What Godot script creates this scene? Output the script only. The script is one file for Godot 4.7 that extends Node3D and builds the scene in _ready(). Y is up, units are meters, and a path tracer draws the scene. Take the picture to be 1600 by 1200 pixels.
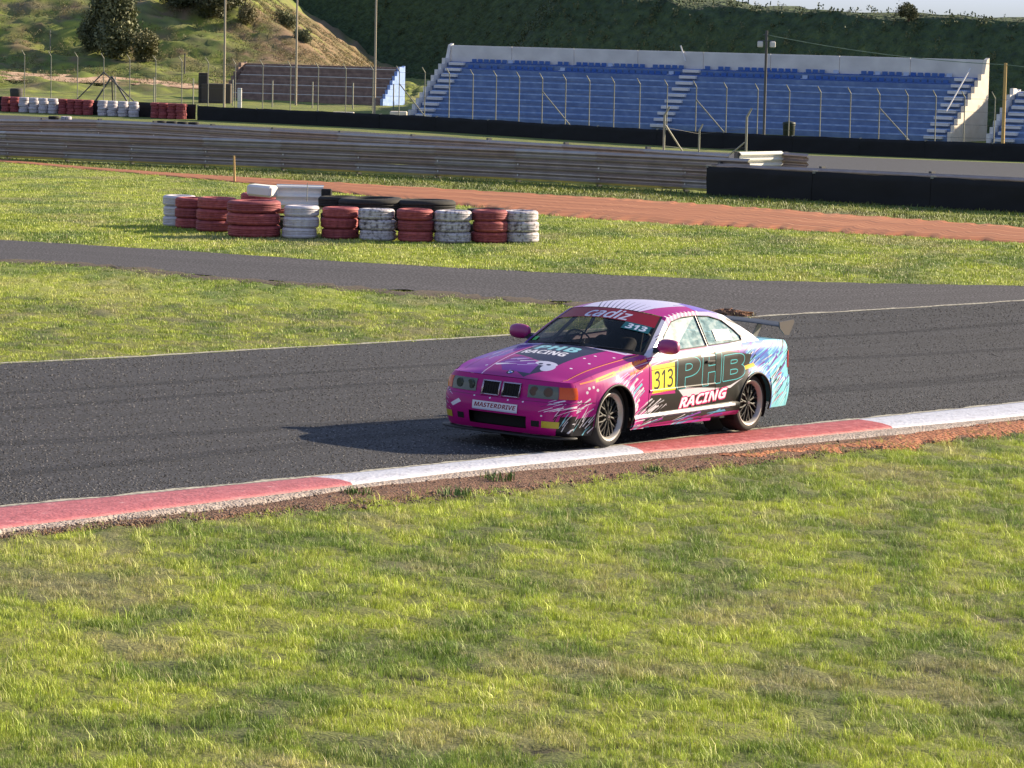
extends Node3D

# ---------------------------------------------------------------- helpers
var used := {}
var M := {}
var rng := RandomNumberGenerator.new()

func numbered(called: String) -> String:
	if not used.has(called):
		used[called] = 0
		return called
	used[called] += 1
	return "%s_%03d" % [called, used[called]]

func thing(called: String, label: String, category: String, at := Vector3.ZERO, turn := 0.0, group := "") -> Node3D:
	var o := Node3D.new()
	o.name = numbered(called)
	add_child(o, true)
	o.position = at
	o.rotation.y = turn
	tag(o, label, category, group)
	return o

func tag(o: Node, label: String, category: String, group := "", kind := "") -> void:
	if label != "": o.set_meta("label", label)
	if category != "": o.set_meta("category", category)
	if group != "": o.set_meta("group", group)
	if kind != "": o.set_meta("kind", kind)

var part_used := {}
func put(called: String, mesh: Mesh, mat: Material, parent: Node = null, at := Transform3D()) -> MeshInstance3D:
	var o := MeshInstance3D.new()
	o.mesh = mesh
	o.material_override = mat
	o.transform = at
	if parent == null:
		o.name = numbered(called)
		add_child(o, true)
	else:
		var key := "%d/%s" % [parent.get_instance_id(), called]
		if part_used.has(key):
			part_used[key] += 1
			o.name = "%s_%03d" % [called, part_used[key]]
		else:
			part_used[key] = 0
			o.name = called
		parent.add_child(o, true)
	return o

func struct(called: String, mesh: Mesh, mat: Material, label: String) -> MeshInstance3D:
	var o := put(called, mesh, mat)
	tag(o, label, called.replace("_", " "), "", "structure")
	return o

func stuff(called: String, mesh: Mesh, mat: Material, xs: Array, cols: Array, label: String, parent: Node = null) -> MultiMeshInstance3D:
	var mm := MultiMesh.new()
	mm.transform_format = MultiMesh.TRANSFORM_3D
	mm.use_colors = cols.size() > 0
	mm.mesh = mesh
	mm.instance_count = xs.size()
	for i in xs.size():
		mm.set_instance_transform(i, xs[i])
		if cols.size() > 0: mm.set_instance_color(i, cols[i])
	var o := MultiMeshInstance3D.new()
	o.multimesh = mm
	o.material_override = mat
	if parent == null:
		o.name = numbered(called)
		add_child(o, true)
		tag(o, label, called.replace("_", " "), "", "stuff")
	else:
		o.name = called
		parent.add_child(o, true)
		o.set_meta("kind", "stuff")
	return o

func dup(src: Node3D, at: Vector3, turn: float, label: String) -> Node3D:
	var base := String(src.name)
	var rx := RegEx.create_from_string("_\\d{3}$")
	base = rx.sub(base, "")
	var c: Node3D = src.duplicate()
	c.name = numbered(base)
	add_child(c, true)
	c.position = at
	c.rotation.y = turn
	c.set_meta("label", label)
	return c

# --- SurfaceTool shapes
func begin() -> SurfaceTool:
	var st := SurfaceTool.new()
	st.begin(Mesh.PRIMITIVE_TRIANGLES)
	return st

func done(st: SurfaceTool) -> ArrayMesh:
	st.generate_normals()
	st.index()
	return st.commit()

func flat(st: SurfaceTool) -> void: st.set_smooth_group(-1)
func soft(st: SurfaceTool, g := 0) -> void: st.set_smooth_group(g)

# a, b, c, d round a face; wound so that it faces away from inside
func quad(st: SurfaceTool, a: Vector3, b: Vector3, c: Vector3, d: Vector3, inside: Vector3) -> void:
	var n := (c - a).cross(d - b)
	var mid := (a + b + c + d) * 0.25
	var l := (b - a).length()
	var k := (d - a).length()
	if n.dot(mid - inside) > 0.0:
		var t := b
		b = d
		d = t
		var s := l
		l = k
		k = s
	var uv := [Vector2(0, 0), Vector2(l, 0), Vector2(l, k), Vector2(0, k)]
	var p := [a, b, c, d]
	for i in [0, 1, 2, 0, 2, 3]:
		st.set_uv(uv[i])
		st.add_vertex(p[i])

func hexa(st: SurfaceTool, p: Array) -> void:   # 0-3 bottom loop, 4-7 top loop
	var c := Vector3.ZERO
	for v in p: c += v
	c /= 8.0
	flat(st)
	quad(st, p[0], p[1], p[2], p[3], c)
	quad(st, p[4], p[5], p[6], p[7], c)
	for i in 4:
		var j := (i + 1) % 4
		quad(st, p[i], p[j], p[j + 4], p[i + 4], c)

func box(st: SurfaceTool, c: Vector3, s: Vector3, b := Basis()) -> void:
	var h := s * 0.5
	var p := []
	for y in [-1, 1]:
		for q in [[-1, -1], [1, -1], [1, 1], [-1, 1]]:
			p.append(c + b * Vector3(q[0] * h.x, y * h.y, q[1] * h.z))
	hexa(st, p)

# box with bevelled edges
func bevel_box(st: SurfaceTool, c: Vector3, s: Vector3, r: float, b := Basis()) -> void:
	var h := s * 0.5
	flat(st)
	var f := func(sx, sy, sz, k): # k: axis that is full
		var v := Vector3(sx * (h.x - r), sy * (h.y - r), sz * (h.z - r))
		v[k] += [sx, sy, sz][k] * r
		return c + b * v
	for k in 3:
		var i := (k + 1) % 3
		var j := (k + 2) % 3
		for sg in [-1, 1]:
			var q := []
			for w in [[-1, -1], [1, -1], [1, 1], [-1, 1]]:
				var v := [0, 0, 0]
				v[k] = sg
				v[i] = w[0]
				v[j] = w[1]
				q.append(f.call(v[0], v[1], v[2], k))
			quad(st, q[0], q[1], q[2], q[3], c)
		for a in [-1, 1]:
			for d in [-1, 1]:
				var q := []
				for w in [[-1, i], [1, i], [1, j], [-1, j]]:
					var v := [0, 0, 0]
					v[k] = w[0]
					v[i] = a
					v[j] = d
					q.append(f.call(v[0], v[1], v[2], w[1]))
				quad(st, q[0], q[1], q[2], q[3], c)
	for sx in [-1, 1]:
		for sy in [-1, 1]:
			for sz in [-1, 1]:
				var q0: Vector3 = f.call(sx, sy, sz, 0)
				var q1: Vector3 = f.call(sx, sy, sz, 1)
				var q2: Vector3 = f.call(sx, sy, sz, 2)
				if (q1 - q0).cross(q2 - q0).dot(q0 - c) > 0:
					var t := q1
					q1 = q2
					q2 = t
				for q in [q0, q1, q2]:
					st.set_uv(Vector2.ZERO)
					st.add_vertex(q)

func cyl(st: SurfaceTool, a: Vector3, b: Vector3, r0: float, r1: float, n := 10, caps := true) -> void:
	var d := (b - a).normalized()
	var x := d.cross(Vector3.UP if absf(d.y) < 0.9 else Vector3.RIGHT).normalized()
	var y := d.cross(x)
	var mid := (a + b) * 0.5
	for i in n:
		var t0 := TAU * i / n
		var t1 := TAU * (i + 1) / n
		var e0 := x * cos(t0) + y * sin(t0)
		var e1 := x * cos(t1) + y * sin(t1)
		soft(st, 1)
		quad(st, a + e0 * r0, a + e1 * r0, b + e1 * r1, b + e0 * r1, mid)
		if caps:
			flat(st)
			if r0 > 0.001: quad(st, a, a + e0 * r0, a + (e0 + e1) * 0.5 * r0, a + e1 * r0, mid)
			if r1 > 0.001: quad(st, b, b + e0 * r1, b + (e0 + e1) * 0.5 * r1, b + e1 * r1, mid)
	soft(st)

# rows: profile of (radius, along); axis from o in direction d
func lathe(st: SurfaceTool, prof: Array, n: int, o := Vector3.ZERO, d := Vector3.UP, closed := true, wob = null) -> void:
	var x := d.cross(Vector3.UP if absf(d.y) < 0.9 else Vector3.RIGHT).normalized()
	var y := d.cross(x)
	var pts := []
	for i in n:
		var e := x * cos(TAU * i / n) + y * sin(TAU * i / n)
		var row := []
		for p in prof:
			var r: float = p[0]
			if wob != null: r += wob.call(TAU * i / n, p[1])
			row.append(o + e * r + d * p[1])
		pts.append(row)
	var m := prof.size()
	for i in n:
		var i2 := (i + 1) % n
		for j in (m if closed else m - 1):
			var j2 := (j + 1) % m
			var u0 := float(i) / n
			var u1 := float(i + 1) / n
			var a: Vector3 = pts[i][j]
			var b: Vector3 = pts[i2][j]
			var c: Vector3 = pts[i2][j2]
			var e: Vector3 = pts[i][j2]
			var v0 := float(j) / m
			var v1 := float(j + 1) / m
			var q := [[a, u0, v0], [e, u0, v1], [c, u1, v1], [a, u0, v0], [c, u1, v1], [b, u1, v0]]
			for w in q:
				st.set_uv(Vector2(w[1], w[2]))
				st.add_vertex(w[0])

# grid of fn(u, v); wound to face away from inside; uvfn(point, u, v)
func grid(st: SurfaceTool, fn: Callable, us: Array, vs: Array, inside: Vector3, uvfn = null, skip = null) -> void:
	var nu := us.size()
	var nv := vs.size()
	var pts := PackedVector3Array()
	var uvs := PackedVector2Array()
	for i in nu:
		for j in nv:
			var p: Vector3 = fn.call(us[i], vs[j])
			pts.append(p)
			uvs.append(uvfn.call(p, us[i], vs[j]) if uvfn != null else Vector2(float(i) / (nu - 1), float(j) / (nv - 1)))
	var s := 0.0
	for i in nu - 1:
		for j in nv - 1:
			var a := pts[i * nv + j]
			var b := pts[(i + 1) * nv + j]
			var c := pts[(i + 1) * nv + j + 1]
			var d := pts[i * nv + j + 1]
			s += (c - a).cross(d - b).dot((a + c) * 0.5 - inside)
	for i in nu - 1:
		for j in nv - 1:
			if skip != null and skip.call((us[i] + us[i + 1]) * 0.5, (vs[j] + vs[j + 1]) * 0.5): continue
			var q := [i * nv + j, (i + 1) * nv + j, (i + 1) * nv + j + 1, i * nv + j + 1]
			if s > 0: q = [q[0], q[3], q[2], q[1]]
			for k in [0, 1, 2, 0, 2, 3]:
				st.set_uv(uvs[q[k]])
				st.add_vertex(pts[q[k]])

func lin(a: float, b: float, n: int) -> Array:
	var r := []
	for i in n + 1: r.append(lerpf(a, b, float(i) / n))
	return r

# smooth curve through sorted (x, y) pairs
func spl(p: Array, x: float) -> float:
	var n := p.size()
	if x <= p[0][0]: return p[0][1]
	if x >= p[n - 1][0]: return p[n - 1][1]
	var i := 0
	while p[i + 1][0] < x: i += 1
	var h: float = p[i + 1][0] - p[i][0]
	var t: float = (x - p[i][0]) / h
	var s: float = (p[i + 1][1] - p[i][1]) / h
	var m0: float = s if i == 0 else 0.5 * (s + (p[i][1] - p[i - 1][1]) / (p[i][0] - p[i - 1][0]))
	var m1: float = s if i + 2 >= n else 0.5 * (s + (p[i + 2][1] - p[i + 1][1]) / (p[i + 2][0] - p[i + 1][0]))
	var t2 := t * t
	var t3 := t2 * t
	return (2 * t3 - 3 * t2 + 1) * p[i][1] + (t3 - 2 * t2 + t) * h * m0 + (3 * t2 - 2 * t3) * p[i + 1][1] + (t3 - t2) * h * m1

# --- pictures for printed and stained surfaces
func fill(im: Image, pts: PackedVector2Array, col: Color) -> void:
	var lo := 1e9
	var hi := -1e9
	for p in pts:
		lo = minf(lo, p.y)
		hi = maxf(hi, p.y)
	var n := pts.size()
	for y in range(maxi(0, int(floor(lo))), mini(im.get_height() - 1, int(ceil(hi))) + 1):
		var xs := []
		var yc := y + 0.5
		for i in n:
			var a := pts[i]
			var b := pts[(i + 1) % n]
			if (a.y <= yc) != (b.y <= yc): xs.append(a.x + (yc - a.y) / (b.y - a.y) * (b.x - a.x))
		xs.sort()
		for k in range(0, xs.size() - 1, 2):
			var x0 := int(round(xs[k]))
			var x1 := int(round(xs[k + 1]))
			if x1 > x0: im.fill_rect(Rect2i(x0, y, x1 - x0, 1), col)

func line(im: Image, a: Vector2, b: Vector2, w0: float, w1: float, col: Color) -> void:
	var n := (b - a).orthogonal().normalized()
	fill(im, PackedVector2Array([a + n * w0, b + n * w1, b - n * w1, a - n * w0]), col)

# lettering: o = lower left corner in pixels, r = run along the whole word, u = rise of the letters
func letters(im: Image, txt: String, o: Vector2, r: Vector2, u: Vector2, col: Color, weight := 700, fat := 0.0) -> void:
	var f := SystemFont.new()
	f.font_names = PackedStringArray(["Droid Sans"])
	f.font_weight = weight
	var tm := TextMesh.new()
	tm.text = txt
	tm.font = f
	tm.font_size = 64
	tm.depth = 0.0
	tm.pixel_size = 0.01
	if tm.get_surface_count() == 0: return
	var arr := tm.surface_get_arrays(0)
	var v: PackedVector3Array = arr[Mesh.ARRAY_VERTEX]
	var ix: PackedInt32Array = arr[Mesh.ARRAY_INDEX] if arr[Mesh.ARRAY_INDEX] != null else PackedInt32Array(range(v.size()))
	var lo := Vector2(1e9, 1e9)
	var hi := -lo
	for p in v:
		lo = lo.min(Vector2(p.x, p.y))
		hi = hi.max(Vector2(p.x, p.y))
	var q := PackedVector2Array()
	for p in v:
		var w := (Vector2(p.x, p.y) - lo) / (hi - lo)
		q.append(o + r * w.x + u * w.y)
	var offs := [Vector2.ZERO]
	if fat > 0.0:
		for k in 10: offs.append(Vector2.from_angle(TAU * k / 10) * fat)
	for d in offs:
		for i in range(0, ix.size(), 3):
			fill(im, PackedVector2Array([q[ix[i]] + d, q[ix[i + 1]] + d, q[ix[i + 2]] + d]), col)

func tex(im: Image) -> ImageTexture: return ImageTexture.create_from_image(im)

func noise_tex(size: int, freq: float, oct: int, cols: Array, sd := 1, type := FastNoiseLite.TYPE_SIMPLEX_SMOOTH, contrast := true) -> NoiseTexture2D:
	var n := FastNoiseLite.new()
	n.noise_type = type
	n.frequency = freq
	n.fractal_octaves = oct
	n.seed = sd
	var t := NoiseTexture2D.new()
	t.width = size
	t.height = size
	t.seamless = true
	t.normalize = contrast
	t.noise = n
	if cols.size() > 0:
		var g := Gradient.new()
		var off := PackedFloat32Array()
		var cc := PackedColorArray()
		for c in cols:
			off.append(c[0])
			cc.append(c[1])
		g.offsets = off
		g.colors = cc
		t.color_ramp = g
	return t

func bump_tex(size: int, freq: float, oct: int, strength: float, sd := 1) -> NoiseTexture2D:
	var t := noise_tex(size, freq, oct, [], sd)
	t.as_normal_map = true
	t.bump_strength = strength
	return t

func mat(col: Color, rough := 0.8, metal := 0.0) -> StandardMaterial3D:
	var m := StandardMaterial3D.new()
	m.albedo_color = col
	m.roughness = rough
	m.metallic = metal
	return m

func world_map(m: StandardMaterial3D, t: Texture2D, metres: float, normal: Texture2D = null, amount := 1.0) -> StandardMaterial3D:
	m.albedo_texture = t
	m.uv1_triplanar = true
	m.uv1_world_triplanar = true
	m.uv1_scale = Vector3.ONE / metres
	if normal:
		m.normal_enabled = true
		m.normal_texture = normal
		m.normal_scale = amount
	return m

func c3(r: float, g: float, b: float) -> Color: return Color(r, g, b)
func g8(r: int, g: int, b: int) -> Color: return Color8(r, g, b)

# --- lie of the land; x to the right, d away from the camera (so z = -d)
const HILL := [[258.0, 0.0], [268.0, 0.35], [285.0, 2.1], [296.0, 5.0], [310.0, 9.5], [340.0, 16.0], [420.0, 20.0]]
func spn(t: float) -> float: return 0.5 * (t + sqrt(t * t + 64.0))
func land(x: float, d: float) -> float:
	var b := -0.0214 * spn(d - 65.0) - 0.0086 * spn(d - 100.0) + 0.03 * spn(d - 185.0)
	var k := 1.0 - smoothstep(42.0, 60.0, d)
	if d > 258.0:
		var a := spl(HILL, d)
		var r := maxf(0.0, -11.8 - x) * 0.62
		b += 0.5 * (a + r - sqrt((a - r) * (a - r) + 0.8)) + 0.447 * exp(-a - r)
	return b + (-0.1 - 0.0306 * (clampf(x, -8, 8) - 0.33) - 0.0139 * (clampf(d, 5, 50) - 34.71)) * k

func W(x: float, d: float, up := 0.0) -> Vector3: return Vector3(x, land(x, d) + up, -d)

# a smooth line through (x, d) points, n + 1 samples between points i0 and i1
func run(p: Array, n: int, i0 := 0, i1 := -1) -> Array:
	if i1 < 0: i1 = p.size() - 1
	var r := []
	for k in n + 1:
		var t := lerpf(i0, i1, float(k) / n)
		var i := mini(int(t), p.size() - 2)
		var f := t - i
		var a: Vector2 = p[maxi(i - 1, 0)]
		var b: Vector2 = p[i]
		var c: Vector2 = p[i + 1]
		var d: Vector2 = p[mini(i + 2, p.size() - 1)]
		r.append(b.cubic_interpolate(c, a, d, f))
	return r

func by_step(p: Array, step: float) -> Array:   # even points along a polyline of Vector2
	var r := [p[0]]
	var left := step
	for i in p.size() - 1:
		var a: Vector2 = p[i]
		var b: Vector2 = p[i + 1]
		var l := a.distance_to(b)
		var t := left
		while t <= l:
			r.append(a.lerp(b, t / l))
			t += step
		left = t - l
	return r

# sheet between two lines; ups = heights over the land at fractions across
func ribbon(p: Array, q: Array, ups: Array, seg_len := 1.0, rag0 := 0.0, rag1 := 0.0, sd := 0) -> ArrayMesh:
	var st := begin()
	var n := p.size()
	var m := ups.size()
	var ns := FastNoiseLite.new()
	ns.seed = sd
	ns.frequency = 1.6
	ns.fractal_octaves = 4
	var al := 0.0
	var rows := []
	for i in n:
		if i > 0: al += (p[i] - p[i - 1]).length()
		var row := []
		var a: Vector2 = p[i]
		var b: Vector2 = q[i]
		var dir := (b - a).normalized()
		var wd := a.distance_to(b)
		if rag0 > 0: a += dir * rag0 * ns.get_noise_1d(al)
		if rag1 > 0: b += dir * rag1 * ns.get_noise_1d(al + 300.0)
		for j in m:
			var f := float(ups[j][0])
			var c := a.lerp(b, f)
			row.append([W(c.x, c.y, ups[j][1]), Vector2(wd * f, al) * seg_len])
		rows.append(row)
	for i in n - 1:
		for j in m - 1:
			var q4 := [rows[i][j], rows[i + 1][j], rows[i + 1][j + 1], rows[i][j + 1]]
			if (q4[2][0] - q4[0][0]).cross(q4[3][0] - q4[1][0]).y > 0: q4 = [q4[0], q4[3], q4[2], q4[1]]
			for k in [0, 1, 2, 0, 2, 3]:
				st.set_uv(q4[k][1])
				st.set_uv2(q4[k][1])
				st.add_vertex(q4[k][0])
	return done(st)

# ---------------------------------------------------------------- the racing car; x forward, y up, z to its right; origin under the front axle
const BW := [[-3.62, 0.74], [-3.45, 0.795], [-3.1, 0.832], [-2.7, 0.845], [-1.5, 0.85], [-0.6, 0.85], [0.0, 0.845], [0.35, 0.828], [0.58, 0.785]]
const ZS := [[-3.62, 0.935], [-3.45, 0.955], [-3.0, 0.975], [-2.6, 0.967], [-2.0, 0.947], [-1.2, 0.917], [-0.7, 0.893], [-0.3, 0.842], [0.0, 0.80], [0.3, 0.748], [0.58, 0.675]]
const INSET := [[0.1, 0.05], [0.2, 0.03], [0.3, 0.012], [0.42, 0.0], [0.62, 0.0], [0.78, 0.008], [1.0, 0.012]]
const NOSE := [[0.14, 0.06], [0.2, 0.02], [0.28, 0.0], [0.43, 0.0], [0.47, 0.015], [0.5, 0.055], [0.6, 0.075], [0.68, 0.115]]
const TAILI := [[0.2, 0.05], [0.3, 0.01], [0.5, 0.0], [0.56, 0.02], [0.6, 0.05], [0.8, 0.06], [0.94, 0.075]]
const OUT := [[-0.70, 0.893], [-0.98, 1.09], [-1.25, 1.255], [-1.5, 1.292], [-1.8, 1.302], [-2.1, 1.292], [-2.35, 1.25], [-2.58, 1.135], [-2.76, 1.04], [-2.86, 0.974], [-2.2, 0.954], [-1.8, 0.940], [-1.2, 0.917]]
const INN := [[-0.88, 0.925], [-1.07, 1.085], [-1.31, 1.215], [-1.52, 1.25], [-1.8, 1.26], [-2.06, 1.247], [-2.27, 1.20], [-2.42, 1.105], [-2.50, 1.035], [-2.505, 0.99], [-2.2, 0.972], [-1.8, 0.957], [-1.2, 0.936]]
const AR := 0.335

func cv(x: float, yl: float, z: float) -> Vector3: return Vector3(x, z, -yl)
func zs(x: float) -> float: return spl(ZS, x)
func side_in(x: float, z: float) -> float:
	var t := clampf((z - (zs(x) - 0.12)) / 0.12, 0, 1)
	var f := 0.0
	for xc in [0.0, -2.7]:
		var r := Vector2(x - xc, z - 0.31).length()
		f = maxf(f, 0.026 * exp(-pow((r - AR) / 0.055, 2)))
	return spl(INSET, z) + 0.05 * t * t - f
func side_pt(x: float, z: float, s: float, off := 0.0) -> Vector3: return cv(x, s * (spl(BW, x) - side_in(x, z) + off), z)
func house_y(x: float, z: float) -> float:
	var zb := zs(x)
	var q := clampf((z - zb) / (1.30 - zb), 0, 1)
	return spl(BW, x) - 0.05 - 0.012 - 0.205 * pow(q, 1.12)
func cap_f(v: float, z: float, off := 0.0) -> Vector3:
	var t := (1.0 - absf(v)) * PI / 2
	var x := 0.58 + 0.265 * pow(sin(t), 0.85) - spl(NOSE, z) * sqrt(sin(t)) + off * sin(t)
	var y := spl(BW, 0.58) * pow(cos(t), 0.62) - (side_in(0.58, z) - off) * cos(t)
	return cv(x, signf(v) * y, z)
func cap_v(y: float) -> float:
	var t := acos(pow(minf(absf(y) / spl(BW, 0.58), 1.0), 1.0 / 0.62))
	return signf(y) * (1.0 - t / (PI / 2))
func cap_r(v: float, z: float, off := 0.0) -> Vector3:
	var t := (1.0 - absf(v)) * PI / 2
	var x := -3.45 - 0.22 * pow(sin(t), 0.85) + spl(TAILI, z) * sqrt(sin(t)) - off * sin(t)
	var y := spl(BW, -3.45) * pow(cos(t), 0.62) - (side_in(-3.45, z) - off) * cos(t)
	return cv(x, signf(v) * y, z)
func uv_side(p: Vector3, _u, _v) -> Vector2: return Vector2((0.9 - p.x) / 4.6, (1.02 - p.y) / 0.92)
func uv_top(p: Vector3, _u, _v) -> Vector2: return Vector2((0.9 - p.z) / 1.8, (0.9 - p.x) / 4.6)
func uv_front(p: Vector3, _u, _v) -> Vector2: return Vector2((0.9 - p.z) / 1.8, (0.72 - p.y) / 0.6)

func zlow(x: float, base: float) -> float:
	for xc in [0.0, -2.7]:
		if absf(x - xc) < AR: return maxf(base, 0.31 + sqrt(AR * AR - (x - xc) * (x - xc)))
	return base

func arch_cols(a: float, b: float, n: int) -> Array:   # columns that bunch up at the arch edges
	var r := lin(a, b, n)
	for xc in [0.0, -2.7]:
		for k in 15:
			r.append(xc + AR * cos(PI * k / 14.0) * 0.999)
		r.append(xc + AR * 1.003)
		r.append(xc - AR * 1.003)
	var o := []
	r.sort()
	for x in r:
		if x >= minf(a, b) - 1e-5 and x <= maxf(a, b) + 1e-5 and (o.is_empty() or x - o[-1] > 1e-4): o.append(x)
	return o

# hood and wing tops: u from the nose (0) to the windscreen (1), v across
const HP := [[0.0, 0.678], [0.06, 0.715], [0.2, 0.775], [0.45, 0.85], [0.75, 0.915], [1.0, 0.952]]
const EP := [[0.0, 0.675], [0.08, 0.69], [0.22, 0.742], [0.45, 0.797], [0.7, 0.843], [1.0, 0.893]]
func hood_pt(u: float, v: float, off := 0.0) -> Vector3:
	var yf := v * 0.985 * spl(BW, 0.58)
	var f := cap_f(cap_v(signf(v) * minf(absf(yf), 0.7849)), 0.676)
	var e := side_pt(lerpf(0.58, -0.70, u), zs(lerpf(0.58, -0.70, u)), -1)
	var bx := -0.46 - 0.24 * v * v
	var x := lerpf(f.x, bx, u)
	var y := lerpf(-f.z, v * (spl(BW, -0.7) - 0.062), u)
	if absf(v) > 0.999: y = signf(v) * lerpf(absf(f.z), e.z, minf(u * 8.0, 1.0))
	var w := pow(absf(v), 2.2)
	var z := lerpf(spl(HP, u), zs(x) if u > 0.05 else spl(EP, u), w)
	return cv(x, y, z + off)
func wind_pt(u: float, v: float, off := 0.0) -> Vector3:
	var ex := spl([[0.0, -0.70], [0.55, -0.98], [1.0, -1.25]], u)
	var ez := spl([[0.0, 0.893], [0.55, 1.09], [1.0, 1.255]], u)
	var c := Vector2(lerpf(-0.46, -1.17, u), lerpf(0.952, 1.312, u) + 0.02 * sin(PI * u))
	var v2 := v * v
	return cv(lerpf(c.x, ex, v2) + off * 0.5, v * house_y(ex, ez), lerpf(c.y, ez, v2) + off)
func roof_pt(u: float, v: float, off := 0.0) -> Vector3:
	var ex := lerpf(-1.25, -2.35, u)
	var ez := spl([[-2.35, 1.25], [-2.1, 1.292], [-1.8, 1.302], [-1.5, 1.292], [-1.25, 1.255]], ex)
	var cx := lerpf(-1.17, -2.42, u)
	var cz := spl([[0.0, 1.312], [0.25, 1.352], [0.5, 1.372], [0.78, 1.352], [1.0, 1.30]], u)
	var v2 := pow(absf(v), 2.3)
	return cv(lerpf(cx, ex, v2), v * house_y(ex, ez), lerpf(cz, ez, v2) + off)
func back_pt(u: float, v: float, off := 0.0) -> Vector3:
	var ex := spl([[0.0, -2.35], [0.42, -2.58], [0.8, -2.76], [1.0, -2.86]], u)
	var ez := spl([[0.0, 1.25], [0.42, 1.135], [0.8, 1.04], [1.0, 0.974]], u)
	var v2 := v * v
	return cv(lerpf(lerpf(-2.42, -2.84, u), ex, v2) - off * 0.5, v * house_y(ex, ez), lerpf(lerpf(1.30, 1.01, u) + 0.02 * sin(PI * u), ez, v2) + off)
func deck_pt(u: float, v: float) -> Vector3:
	var a := back_pt(1.0, v)
	var vv := signf(v) * (1.0 - acos(pow(minf(absf(v), 0.9999), 1.0 / 0.62)) / (PI / 2))
	var b := cap_r(vv, 0.945)
	var p := a.lerp(b, u)
	p.z = lerpf(a.z, b.z, u) if absf(v) < 0.999 else -signf(v) * (spl(BW, p.x) - 0.062)
	p.y = lerpf(a.y, b.y, u) + 0.012 * sin(PI * u) * (1 - v * v)
	return p

func scratch(im: Image, o: Vector2, ang: float, n: int, spread: Vector2, l: float, w: float, cols: Array) -> void:
	for i in n:
		var p := o + Vector2(rng.randf_range(-1, 1) * spread.x, rng.randf_range(-1, 1) * spread.y)
		var d := Vector2.from_angle(ang + rng.randf_range(-0.14, 0.14)) * l * rng.randf_range(0.35, 1.0)
		line(im, p, p + d, w * rng.randf_range(0.3, 1.0), 0.6, cols[rng.randi() % cols.size()])

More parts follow.
